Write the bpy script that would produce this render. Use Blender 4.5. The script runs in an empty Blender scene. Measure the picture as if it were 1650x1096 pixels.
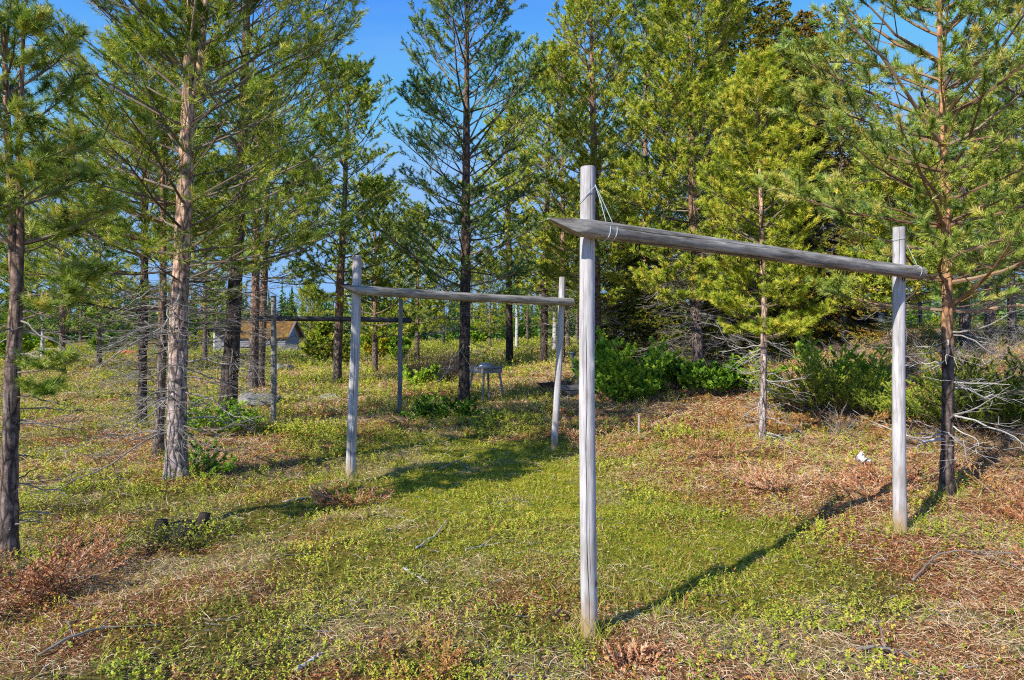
import bpy, math, random
import numpy as np
from math import radians, sin, cos, pi

scene = bpy.context.scene
COL = scene.collection
F = 1100.0; CX = 825.0; HY = 525.0; EYE = 1.6      # photograph's focal length in px, centre, horizon row, eye height

def W(px, py, Y):
    return np.array([(px - CX) / F * Y, Y, EYE + (HY - py) / F * Y])

# ---------------------------------------------------------------- noise + terrain
def _hash(i, j, s):
    n = (i.astype(np.int64) * 374761393 + j.astype(np.int64) * 668265263 + s * 1442695041) & 0xffffffff
    n = ((n ^ (n >> 13)) * 1274126177) & 0xffffffff
    return ((n ^ (n >> 16)) & 0xffff) / 65535.0
def vnoise(x, y, sc, s=0):
    x = np.asarray(x, float) / sc; y = np.asarray(y, float) / sc
    i = np.floor(x); j = np.floor(y); u = x - i; v = y - j
    u = u * u * (3 - 2 * u); v = v * v * (3 - 2 * v)
    a = _hash(i, j, s); b = _hash(i + 1, j, s); c = _hash(i, j + 1, s); d = _hash(i + 1, j + 1, s)
    return (a * (1 - u) + b * u) * (1 - v) + (c * (1 - u) + d * u) * v
def fbm(x, y, sc, s=0, o=3):
    r = 0; a = .5; t = 0
    for k in range(o):
        r = r + a * vnoise(x, y, sc / 2 ** k, s + 17 * k); t += a; a *= .5
    return r / t
def sstep(a, b, x):
    t = np.clip((x - a) / (b - a), 0, 1); return t * t * (3 - 2 * t)

CP = []
def cp(px, py, Y):
    p = W(px, py, Y); CP.append((p[0], p[1], p[2]))
for a in [(12, 905, 4.7), (283, 778, 7), (250, 735, 8.3), (228, 690, 10.6), (363, 690, 10.8), (407, 628, 18),
          (543, 617, 20), (747, 657, 13.9), (440, 683, 11.8), (643, 668, 13), (785, 648, 15), (905, 645, 15.5),
          (821, 590, 26), (948, 1015, 3.6), (1450, 862, 5.2), (566, 775, 7.04), (893, 722, 8.9), (1525, 798, 6.05),
          (1228, 713, 9), (1125, 612, 14), (1030, 642, 12), (960, 618, 17), (1330, 690, 10), (1600, 700, 8.6),
          (1380, 528, 19), (1560, 556, 16), (1480, 530, 20), (1700, 560, 17), (1230, 545, 20), (1050, 560, 25),
          (400, 568, 60), (200, 575, 45), (80, 570, 42), (700, 555, 70), (1300, 600, 13.5), (1500, 610, 12.3),
          (1620, 600, 12.5), (900, 560, 40)]: cp(*a)
for x, y in [(0, 0), (-4, 0), (4, 0), (-2, 3), (2, 3), (-5, 3), (4.5, 3.4), (0, 6), (2.2, 6.4), (-9, 5), (7, 5), (0, -20), (20, -10), (-20, -10)] + [(.55, 3.75), (.3, 3.4)]:
    CP.append((x, y, 0.0))
CP += [(.95, 4.05, -.09), (1.85, 4.85, -.08), (1.2, 4.7, -.08), (2.75, 5.75, -.03)]
for x, y, z in [(-150, 120, -1.5), (0, 150, -1.5), (150, 120, .5), (0, 600, -2), (-500, 300, -2), (500, 300, 0), (300, 0, 0), (-300, 0, 0), (60, 40, 1.6), (25, 25, 1.7), (25, 8, .6)]:
    CP.append((x, y, z))
CP = np.array(CP)
_D = np.linalg.norm(CP[:, None, :2] - CP[None, :, :2], axis=2)
_A = np.block([[_D, np.ones((len(CP), 1))], [np.ones((1, len(CP))), np.zeros((1, 1))]])
_w = np.linalg.solve(_A + 1e-6 * np.eye(len(_A)), np.append(CP[:, 2], 0))
def H(x, y):
    x = np.asarray(x, float); y = np.asarray(y, float)
    r = np.full(x.shape, _w[-1])
    for k in range(len(CP)):
        r = r + _w[k] * np.sqrt((x - CP[k, 0]) ** 2 + (y - CP[k, 1]) ** 2 + .05)
    d = np.hypot(x, y)
    r = r + (fbm(x, y, 1.1, 3, 3) - .5) * .13 + (vnoise(x, y, .33, 9) - .5) * .06 + (vnoise(x, y, .17, 19) - .5) * .035 * (d < 14)
    r = r + (fbm(x, y, 9, 31, 2) - .5) * .6 * sstep(25, 60, d)
    return r
def h1(x, y): return float(H(np.array([x]), np.array([y]))[0])

# ---------------------------------------------------------------- mesh helpers
def add_attr(me, name, arr):
    a = me.attributes.new(name, 'FLOAT', 'POINT'); a.data.foreach_set('value', np.asarray(arr, np.float32))
def raw_mesh(name, V, Fc, n, attrs=None, smooth=False):
    """V (N,3); Fc flat or (M,n) faces with n corners each (or list of (array,n))"""
    me = bpy.data.meshes.new(name)
    groups = Fc if isinstance(Fc, list) else [(Fc, n)]
    V = np.asarray(V, np.float32)
    me.vertices.add(len(V)); me.vertices.foreach_set('co', V.ravel())
    loops = np.concatenate([np.asarray(f, np.int32).ravel() for f, k in groups])
    tot = np.concatenate([np.full(len(np.asarray(f)), k, np.int32) for f, k in groups])
    me.loops.add(len(loops)); me.loops.foreach_set('vertex_index', loops)
    me.polygons.add(len(tot))
    st = np.zeros(len(tot), np.int32); st[1:] = np.cumsum(tot)[:-1]
    me.polygons.foreach_set('loop_start', st); me.polygons.foreach_set('loop_total', tot)
    me.polygons.foreach_set('use_smooth', np.full(len(tot), smooth))
    for k, v in (attrs or {}).items(): add_attr(me, k, v)
    me.update(calc_edges=True); me.validate()
    return me
def link(name, me, m, parent=None, loc=None):
    o = bpy.data.objects.new(name, me); COL.objects.link(o)
    if m is not None: me.materials.append(m)
    if parent is not None: o.parent = parent
    if loc is not None: o.location = loc
    return o
def tag(o, label=None, cat=None, group=None, kind=None):
    if label: o['label'] = label
    if cat: o['category'] = cat
    if group: o['group'] = group
    if kind: o['kind'] = kind
    return o
def thing(name, label, cat, loc=(0, 0, 0), rz=0, group=None):
    o = bpy.data.objects.new(name, None); COL.objects.link(o)
    o.empty_display_size = .1
    o.location = loc; o.rotation_euler = (0, 0, rz)
    return tag(o, label, cat, group)

def nrm(v): return v / np.maximum(np.linalg.norm(v, axis=-1, keepdims=True), 1e-9)
def perps(d):
    ref = np.where(np.abs(d[:, 2:3]) > .9, np.array([[1., 0, 0]]), np.array([[0, 0, 1.]]))
    a = nrm(np.cross(d, ref)); b = np.cross(d, a)
    return a, b

_az, _el = radians(45), radians(33)
SUNV = np.array([-cos(_el) * cos(_az), -cos(_el) * sin(_az), sin(_el)])   # faces of leaves, needles, blades and litter are tilted sunward to brighten them
class Acc:
    """collects faces of one mesh"""
    def __init__(s): s.V = []; s.F = {3: [], 4: []}; s.A = []; s.n = 0
    def add(s, V, Fq, k, a=0.5):
        V = np.asarray(V, float).reshape(-1, 3); Fq = np.asarray(Fq).reshape(-1, k)
        s.V.append(V); s.F[k].append(Fq + s.n); s.n += len(V)
        s.A.append(np.broadcast_to(np.asarray(a, float), (len(V),)))
    def segs(s, P0, P1, R0, R1, k=4, a=.5):
        n = len(P0)
        if n == 0: return
        d = nrm(P1 - P0); u, v = perps(d)
        th = np.arange(k) / k * 2 * pi
        ring = u[:, None] * np.cos(th)[None, :, None] + v[:, None] * np.sin(th)[None, :, None]
        A = P0[:, None] + ring * np.asarray(R0)[:, None, None]; B = P1[:, None] + ring * np.asarray(R1)[:, None, None]
        V = np.concatenate([A, B], 1).reshape(-1, 3)
        j = np.arange(k); q = np.stack([j, (j + 1) % k, (j + 1) % k + k, j + k], 1)
        Fq = (q[None] + (np.arange(n) * 2 * k)[:, None, None]).reshape(-1, 4)
        aa = np.repeat(np.broadcast_to(np.asarray(a, float), (n,)), 2 * k)
        s.add(V, Fq, 4, aa)
    def tube(s, P, R, k=12, a=.5, cap=True, fn=None):
        P = np.asarray(P, float); n = len(P); R = np.broadcast_to(np.asarray(R, float), (n,))
        T = np.gradient(P, axis=0); T = nrm(T)
        ref = np.array([0, 0, 1.]) if abs(T[0, 2]) < .8 else np.array([1., 0, 0])
        u = nrm(np.cross(T, ref)); v = np.cross(T, u)
        th = np.arange(k) / k * 2 * pi
        rr = R[:, None] * np.ones((1, k))
        if fn is not None: rr = rr * fn(np.arange(n)[:, None] / (n - 1), th[None, :])
        V = P[:, None] + (u[:, None] * np.cos(th)[None, :, None] + v[:, None] * np.sin(th)[None, :, None]) * rr[..., None]
        V = V.reshape(-1, 3)
        i = np.arange(n - 1)[:, None]; j = np.arange(k)[None]
        q = np.stack([i * k + j, i * k + (j + 1) % k, (i + 1) * k + (j + 1) % k, (i + 1) * k + j], -1).reshape(-1, 4)
        base = s.n
        s.add(V, q, 4, a)
        if cap:
            for e, c in ((0, P[0]), (n - 1, P[-1])):
                idx = s.n
                s.V.append(c[None]); s.A.append(np.array([.5])); s.n += 1
                jj = np.arange(k); f = np.stack([base + e * k + jj, base + e * k + (jj + 1) % k, np.full(k, idx)], 1)
                if e == 0: f = f[:, ::-1]
                s.F[3].append(f)
    def box(s, c, sz, R=None, a=.5):
        c = np.array(c, float); sz = np.array(sz, float) / 2
        V = np.array([[x, y, z] for x in (-1, 1) for y in (-1, 1) for z in (-1, 1)], float) * sz
        if R is not None: V = V @ np.array(R).T
        Fq = [[0, 1, 3, 2], [4, 6, 7, 5], [0, 4, 5, 1], [2, 3, 7, 6], [0, 2, 6, 4], [1, 5, 7, 3]]
        s.add(V + c, Fq, 4, a)
    def mesh(s, name, smooth=False, extra=None):
        g = []
        for k in (3, 4):
            if s.F[k]: g.append((np.concatenate(s.F[k]), k))
        return raw_mesh(name, np.concatenate(s.V), g, None, {'tint': np.concatenate(s.A)}, smooth)
def rotz(a): return np.array([[cos(a), -sin(a), 0], [sin(a), cos(a), 0], [0, 0, 1]])
def rotx(a): return np.array([[1, 0, 0], [0, cos(a), -sin(a)], [0, sin(a), cos(a)]])
def roty(a): return np.array([[cos(a), 0, sin(a)], [0, 1, 0], [-sin(a), 0, cos(a)]])

def smooth_path(pts, n):
    pts = np.asarray(pts, float)
    t = np.concatenate([[0], np.cumsum(np.linalg.norm(np.diff(pts[:, :3], axis=0), axis=1))])
    tt = np.linspace(0, t[-1], n)
    out = np.stack([np.interp(tt, t, pts[:, k]) for k in range(pts.shape[1])], 1)
    for _ in range(max(1, n // 14)):
        o = out.copy(); o[1:-1] = (out[:-2] + 2 * out[1:-1] + out[2:]) / 4; out = o
    return out

# ---------------------------------------------------------------- materials
def mat(name):
    m = bpy.data.materials.new(name); m.use_nodes = True; nt = m.node_tree; nt.nodes.clear()
    return m, nt
def N(nt, t, **kw):
    n = nt.nodes.new(t)
    for k, v in kw.items():
        if k in n.inputs.keys() if isinstance(k, str) else False: n.inputs[k].default_value = v
        else: setattr(n, k, v)
    return n
def ramp(nt, fac, stops, interp='LINEAR'):
    r = nt.nodes.new('ShaderNodeValToRGB'); r.color_ramp.interpolation = interp
    e = r.color_ramp.elements
    while len(e) > 1: e.remove(e[-1])
    e[0].position = stops[0][0]; e[0].color = (*stops[0][1], 1)
    for p, c in stops[1:]:
        x = e.new(p); x.color = (*c, 1)
    nt.links.new(fac, r.inputs[0]); return r.outputs[0]
def noise(nt, vec, scale, detail=4, rough=.6, dist=0):
    n = nt.nodes.new('ShaderNodeTexNoise'); n.inputs['Scale'].default_value = scale; n.inputs['Detail'].default_value = detail
    n.inputs['Roughness'].default_value = rough; n.inputs['Distortion'].default_value = dist
    if vec is not None: nt.links.new(vec, n.inputs['Vector'])
    return n.outputs['Fac']
def mapping(nt, scale=(1, 1, 1), src='Object'):
    tc = nt.nodes.new('ShaderNodeTexCoord'); mp = nt.nodes.new('ShaderNodeMapping'); mp.inputs['Scale'].default_value = scale
    nt.links.new(tc.outputs[src], mp.inputs[0]); return mp.outputs[0]
def attr(nt, name):
    a = nt.nodes.new('ShaderNodeAttribute'); a.attribute_name = name; return a.outputs['Fac']
def mixc(nt, f, a, b, mode='MIX'):
    m = nt.nodes.new('ShaderNodeMix'); m.data_type = 'RGBA'; m.blend_type = mode
    for s, v in ((0, f), (6, a), (7, b)):
        if isinstance(v, (int, float)): m.inputs[s].default_value = v
        elif isinstance(v, tuple): m.inputs[s].default_value = (*v, 1)
        else: nt.links.new(v, m.inputs[s])
    return m.outputs[2]
def mth(nt, op, a, b=None):
    m = nt.nodes.new('ShaderNodeMath'); m.operation = op
    for s, v in ((0, a), (1, b)):
        if v is None: continue
        if isinstance(v, (int, float)): m.inputs[s].default_value = v
        else: nt.links.new(v, m.inputs[s])
    return m.outputs[0]
def out_principled(nt, color, rough=.8, bump=None, bstr=.4, bdist=.01, metal=0, spec=.3):
    p = nt.nodes.new('ShaderNodeBsdfPrincipled'); o = nt.nodes.new('ShaderNodeOutputMaterial')
    if isinstance(color, tuple): p.inputs['Base Color'].default_value = (*color, 1)
    else: nt.links.new(color, p.inputs['Base Color'])
    p.inputs['Roughness'].default_value = rough; p.inputs['Metallic'].default_value = metal
    p.inputs['Specular IOR Level'].default_value = spec
    if bump is not None:
        b = nt.nodes.new('ShaderNodeBump'); b.inputs['Strength'].default_value = bstr; b.inputs['Distance'].default_value = bdist
        nt.links.new(bump, b.inputs['Height']); nt.links.new(b.outputs[0], p.inputs['Normal'])
    nt.links.new(p.outputs[0], o.inputs[0])
def leaf_mat(name, stops, trans=.35, gloss=.02, rough=.45, big=None):
    m, nt = mat(name)
    c = ramp(nt, attr(nt, 'tint'), stops)
    if big:
        c = mixc(nt, ramp(nt, noise(nt, mapping(nt), big[0], 2), [(.4, (0, 0, 0)), (.62, (1, 1, 1))]), c, mixc(nt, 1.0, c, big[1], 'MULTIPLY'))
    d = nt.nodes.new('ShaderNodeBsdfDiffuse'); t = nt.nodes.new('ShaderNodeBsdfTranslucent'); g = nt.nodes.new('ShaderNodeBsdfGlossy')
    g.inputs['Roughness'].default_value = rough; g.inputs['Color'].default_value = (1, 1, .95, 1)
    nt.links.new(c, d.inputs[0]); nt.links.new(mixc(nt, 1.0, c, (1.3, 1.25, .35), 'MULTIPLY'), t.inputs[0])
    a = nt.nodes.new('ShaderNodeMixShader'); a.inputs[0].default_value = trans
    nt.links.new(d.outputs[0], a.inputs[1]); nt.links.new(t.outputs[0], a.inputs[2])
    b = nt.nodes.new('ShaderNodeMixShader'); b.inputs[0].default_value = gloss
    nt.links.new(a.outputs[0], b.inputs[1]); nt.links.new(g.outputs[0], b.inputs[2])
    o = nt.nodes.new('ShaderNodeOutputMaterial'); nt.links.new(b.outputs[0], o.inputs[0])
    return m

M = {}
K = 1.0
M['needle'] = leaf_mat('pine_needles', [(0, (.035, .085, .012)), (.4, (.19, .30, .03)), (.75, (.46, .56, .06)), (1, (.72, .66, .12))], .16)
M['needle_yellow'] = leaf_mat('pine_needles_yellow', [(0, (.05, .10, .01)), (.4, (.28, .37, .028)), (.75, (.58, .64, .055)), (1, (.80, .68, .11))], .16)
M['needle_blue'] = leaf_mat('pine_needles_blue', [(0, (.02, .065, .02)), (.45, (.11, .23, .045)), (.8, (.30, .44, .08)), (1, (.56, .56, .14))], .14)
M['needle_near'] = leaf_mat('pine_needles_near', [(0, (.04, .10, .016)), (.4, (.22, .34, .04)), (.8, (.50, .60, .085)), (1, (.74, .62, .16))], .18, .05)
M['spruce'] = leaf_mat('spruce_needles', [(0, (.02, .045, .008)), (.5, (.16, .20, .018)), (.85, (.42, .40, .035)), (1, (.48, .28, .04))], .1)
M['spruce_brown'] = leaf_mat('spruce_needles_brown', [(0, (.05, .045, .01)), (.4, (.24, .18, .025)), (.8, (.46, .30, .045)), (1, (.52, .28, .06))], .1)
M['juniper'] = leaf_mat('juniper_needles', [(0, (.03, .08, .01)), (.5, (.22, .32, .03)), (1, (.55, .60, .07))], .14)
M['leaf'] = leaf_mat('broad_leaves', [(0, (.04, .12, .012)), (.5, (.20, .40, .03)), (1, (.50, .66, .07))], .25)
M['shrublet'] = leaf_mat('berry_leaves', [(0, (.06, .10, .012)), (.4, (.29, .36, .03)), (.7, (.58, .60, .065)), (.88, (.74, .64, .10)), (1, (.66, .24, .08))], .2)
M['grass'] = leaf_mat('green_grass', [(0, (.11, .15, .012)), (.5, (.40, .45, .03)), (1, (.74, .68, .11))], .2)
M['straw'] = leaf_mat('dry_grass', [(0, (.30, .15, .06)), (.5, (.76, .56, .31)), (1, (.92, .80, .56))], .15, .03)
M['litter'] = leaf_mat('needle_litter', [(0, (.12, .04, .02)), (.4, (.50, .18, .075)), (.7, (.78, .37, .17)), (1, (.90, .64, .42))], .06, .02)
M['dead_needles'] = leaf_mat('rusty_needles', [(0, (.22, .10, .03)), (.5, (.56, .28, .08)), (1, (.74, .46, .16))], .1, .02)

def bark(name, lo, hi, zlo, zhi, dark=.28, sc=1.0):
    m, nt = mat(name)
    v = mapping(nt, (26 * sc, 26 * sc, 7 * sc))
    vo = nt.nodes.new('ShaderNodeTexVoronoi'); vo.feature = 'DISTANCE_TO_EDGE'; vo.inputs['Scale'].default_value = 1
    nz = nt.nodes.new('ShaderNodeTexNoise'); nz.inputs['Scale'].default_value = .9; nz.inputs['Detail'].default_value = 4
    nt.links.new(v, nz.inputs['Vector'])
    mv = nt.nodes.new('ShaderNodeMix'); mv.data_type = 'VECTOR'; mv.inputs[0].default_value = .3
    nt.links.new(v, mv.inputs[4]); nt.links.new(nz.outputs['Color'], mv.inputs[5])
    nt.links.new(mv.outputs[1], vo.inputs['Vector'])
    n1 = noise(nt, mapping(nt), 14 * sc, 6, .7)
    n2 = noise(nt, mapping(nt), 3.5, 3, .6)
    geo = nt.nodes.new('ShaderNodeSeparateXYZ'); tc = nt.nodes.new('ShaderNodeTexCoord'); nt.links.new(tc.outputs['Object'], geo.inputs[0])
    z = mth(nt, 'ADD', geo.outputs[2], mth(nt, 'MULTIPLY', mth(nt, 'SUBTRACT', n2, .5), 1.6))
    mr = nt.nodes.new('ShaderNodeMapRange'); mr.inputs[1].default_value = zlo; mr.inputs[2].default_value = zhi
    nt.links.new(z, mr.inputs[0])
    base = mixc(nt, mr.outputs[0], lo, hi)
    pl = ramp(nt, vo.outputs['Distance'], [(0, (dark, dark, dark)), (.12, (.85, .85, .85)), (.4, (1.15, 1.1, 1.1))])
    c = mixc(nt, 1.0, base, pl, 'MULTIPLY')
    c = mixc(nt, 1.0, c, ramp(nt, n1, [(.36, (.45, .44, .44)), (.5, (.95, .95, .95)), (.64, (1.6, 1.6, 1.6))]), 'MULTIPLY')
    c = mixc(nt, mth(nt, 'MULTIPLY', mth(nt, 'GREATER_THAN', noise(nt, mapping(nt), 9, 5, .8), .64), .45), c, (.36, .36, .33))
    hh = mth(nt, 'ADD', ramp(nt, vo.outputs['Distance'], [(0, (0, 0, 0)), (.25, (1, 1, 1))]), n1)
    out_principled(nt, c, .92, hh, .9, .012, spec=.15)
    return m
M['bark'] = bark('pine_bark', (.25, .19, .16), (.46, .28, .18), 1.2, 2.6)
M['bark_pale'] = bark('pine_bark_pale', (.52, .42, .38), (.68, .43, .29), 1.0, 2.4)
M['bark_dark'] = bark('pine_bark_dark', (.13, .10, .085), (.27, .17, .12), 2.2, 5, sc=.8)
M['bark_right'] = bark('young_pine_bark', (.17, .13, .11), (.68, .36, .18), 1.3, 1.9)
M['bark_grey'] = bark('grey_bark', (.24, .21, .19), (.30, .22, .17), 2, 5, sc=.7)
def simple(name, stops, sc=8, rough=.85, bump=.5, bd=.006, stretch=(1, 1, 1), spec=.2, metal=0, useattr=False):
    m, nt = mat(name); v = mapping(nt, stretch)
    f = noise(nt, v, sc, 6, .65)
    if useattr: f = mth(nt, 'ADD', mth(nt, 'MULTIPLY', f, .6), mth(nt, 'MULTIPLY', attr(nt, 'tint'), .4))
    c = ramp(nt, f, stops)
    out_principled(nt, c, rough, noise(nt, v, sc * 2.5, 5), bump, bd, metal, spec)
    return m
M['limb'] = simple('limb_bark', [(.3, (.10, .075, .055)), (.55, (.24, .18, .13)), (.75, (.42, .34, .26))], 12, useattr=True)
M['limb_orange'] = simple('orange_limb_bark', [(.3, (.17, .10, .06)), (.55, (.34, .21, .12)), (.75, (.46, .33, .22))], 12, useattr=True)
M['deadwood'] = simple('dead_twigs', [(.3, (.13, .11, .095)), (.5, (.29, .255, .22)), (.72, (.48, .44, .39))], 10, useattr=True)
M['deadwhite'] = simple('lichen_twigs', [(.3, (.36, .32, .30)), (.5, (.55, .51, .48)), (.72, (.72, .68, .64))], 10, useattr=True)
M['rock'] = simple('rock', [(.3, (.22, .20, .19)), (.6, (.40, .37, .34)), (.8, (.30, .31, .18))], 5, bd=.02)
M['rock_dark'] = simple('dark_rock', [(.3, (.08, .09, .10)), (.7, (.22, .22, .23))], 5, bd=.02)
M['stump'] = simple('old_stump', [(.3, (.02, .016, .014)), (.6, (.07, .055, .045)), (.8, (.16, .14, .12))], 14, bd=.02, stretch=(1, 1, .3))
M['birch'] = simple('birch_bark', [(.35, (.08, .07, .06)), (.45, (.62, .60, .56)), (.8, (.78, .76, .72))], 7, stretch=(.5, .5, 2))
M['rope'] = simple('rope', [(.3, (.45, .55, .60)), (.7, (.68, .76, .80))], 200, bump=.3, bd=.001)
M['hook'] = simple('rusty_iron', [(.3, (.012, .010, .009)), (.7, (.04, .028, .022))], 60, .6, .3, .001, metal=.4)
M['paper'] = simple('paper', [(.3, (.74, .76, .80)), (.7, (.85, .87, .90))], 20, .8, .3, .002)
M['red_tile'] = simple('red_tile', [(.3, (.50, .13, .07)), (.7, (.70, .26, .16))], 6)
M['plank'] = simple('pale_plank', [(.3, (.50, .38, .33)), (.7, (.72, .60, .54))], 6, stretch=(.3, 4, 4))
M['metal'] = simple('grey_metal', [(.3, (.40, .42, .45)), (.7, (.58, .60, .62))], 9, .38, .3, .004, metal=.75)
M['blue'] = simple('blue_paint', [(.3, (.05, .12, .18)), (.7, (.10, .22, .30))], 12, .45, .2, .003, spec=.5)
M['roof_moss'] = simple('mossy_roof', [(.3, (.07, .04, .02)), (.5, (.24, .125, .035)), (.7, (.42, .26, .06))], 3.5, .95, .9, .06)
M['wall_grey'] = simple('grey_logs', [(.3, (.20, .21, .24)), (.55, (.34, .35, .39)), (.75, (.46, .46, .48))], 2.2, .9, .6, .02, stretch=(.15, .15, 6))
M['wall_brown'] = simple('dark_boards', [(.3, (.012, .010, .009)), (.7, (.05, .035, .028))], 4, .8, .6, .02, stretch=(5, 5, .2))
M['wall_red'] = simple('red_boards', [(.3, (.36, .07, .04)), (.7, (.52, .13, .08))], 4, .85, .5, .01, stretch=(5, 5, .3))
M['white'] = simple('white_paint', [(.3, (.66, .66, .66)), (.7, (.82, .82, .81))], 4, .6, .2, .003)
M['dark_roof'] = simple('dark_roof', [(.3, (.035, .035, .04)), (.7, (.10, .095, .10))], 5, .8, .4, .02)
M['light_roof'] = simple('light_roof', [(.3, (.25, .25, .26)), (.7, (.38, .38, .38))], 5, .5, .2, .02)
M['roofdark2'] = simple('sheet_edge', [(.3, (.3, .31, .33)), (.7, (.5, .5, .52))], 5, .6, .2, .01)
m, nt = mat('window_glass'); out_principled(nt, (.05, .07, .09), .08, spec=.7); M['glass'] = m

def wood(name, c0, c1, c2, axis_stretch=(30, 30, 1.2), foot=True, dark=.35):
    m, nt = mat(name)
    v = mapping(nt, axis_stretch)
    f1 = noise(nt, v, 3.2, 8, .72, .25)
    f2 = noise(nt, mapping(nt, (3, 3, 1.3)), 2.2, 4, .6)
    c = ramp(nt, f1, [(.37, c0), (.5, c1), (.62, c2)])
    c = mixc(nt, 1.0, c, ramp(nt, f2, [(.35, (.68, .66, .63)), (.5, (.95, .95, .95)), (.62, (1.08, 1.08, 1.08))]), 'MULTIPLY')
    vo = nt.nodes.new('ShaderNodeTexVoronoi'); vo.inputs['Scale'].default_value = 3.4
    nt.links.new(mapping(nt, (2.2, 2.2, 1)), vo.inputs['Vector'])
    kn = ramp(nt, vo.outputs['Distance'], [(.04, (.14, .11, .09)), (.065, (.66, .6, .57)), (.12, (1, 1, 1))])
    c = mixc(nt, 1.0, c, kn, 'MULTIPLY')
    c = mixc(nt, attr(nt, 'tint'), (.045, .035, .028), c)
    if foot:
        s = nt.nodes.new('ShaderNodeSeparateXYZ'); tc = nt.nodes.new('ShaderNodeTexCoord'); nt.links.new(tc.outputs['Object'], s.inputs[0])
        z = mth(nt, 'ADD', s.outputs[2], mth(nt, 'MULTIPLY', mth(nt, 'SUBTRACT', f2, .5), .25))
        mr = nt.nodes.new('ShaderNodeMapRange'); mr.inputs[1].default_value = .24; mr.inputs[2].default_value = .10; nt.links.new(z, mr.inputs[0])
        c = mixc(nt, mth(nt, 'MULTIPLY', mr.outputs[0], .8), c, (.44, .27, .11))
    out_principled(nt, c, .85, mth(nt, 'ADD', f1, mth(nt, 'MULTIPLY', noise(nt, v, 9, 3), .4)), .5, .0035, spec=.2)
    return m
M['post'] = wood('weathered_post', (.40, .37, .36), (.60, .565, .56), (.72, .69, .69), (13, 13, .9))
M['beam'] = wood('weathered_beam', (.17, .15, .12), (.40, .36, .30), (.62, .57, .48), (13, 13, 1.0), foot=False)
M['beam_shade_tint'] = wood('shade_tinted_beam', (.06, .055, .05), (.11, .10, .09), (.18, .165, .15), (1.2, 30, 30), foot=False)  # furthest beam: tree shade painted into the wood colour
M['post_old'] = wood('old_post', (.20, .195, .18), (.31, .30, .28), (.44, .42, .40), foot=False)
M['oldplank'] = simple('old_plank', [(.3, (.20, .18, .17)), (.5, (.40, .37, .35)), (.7, (.60, .57, .54))], 5, .9, .6, .006, stretch=(1, 12, 12))
M['newplank'] = simple('pale_board', [(.3, (.40, .38, .36)), (.55, (.55, .53, .51)), (.75, (.64, .62, .60))], 5, .9, .5, .006, stretch=(12, 1, 12))

# ---------------------------------------------------------------- ground zones (shared by ground colour and ground cover)
def zones(x, y):
    d = np.hypot(x, y)
    n1 = fbm(x, y, 1.3, 51); n2 = fbm(x, y, .7, 52); n3 = fbm(x, y, 2.4, 53); n4 = fbm(x, y, .45, 54)
    right = sstep(4.4, 6.6, x + .55 * y + (n1 - .5) * 2.4) * sstep(.2, 1.4, x) * (1 - sstep(14, 19, y))
    mossy = np.clip(1.25 * np.exp(-(((x + .2) / 1.9) ** 2 + ((y - 7.4) / 3.0) ** 2)) + .75 * np.exp(-(((x - 1.5) / .8) ** 2 + ((y - 5.2) / 1.1) ** 2)), 0, 1) * sstep(.25, .5, n1 + .12)
    rust = np.clip(right * (.55 + 1.3 * sstep(.36, .56, n2)) + .9 * sstep(.48, .62, n2) * (1 - mossy), 0, 1) * (1 - .75 * mossy)
    straw = sstep(.41, .57, n4 * .5 + n1 * .5 - .13 * mossy) * (1 - .4 * right)
    straw = np.maximum(straw, .9 * sstep(.46, .62, n3) * (1 - mossy) * sstep(.3, .6, n4))
    green = np.clip(1.1 - straw * .88 - rust * .82, 0.05, 1) * (.3 + .95 * sstep(.36, .56, n4))
    green = np.maximum(green, mossy * .7)
    return rust, straw, green, mossy, right

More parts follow.
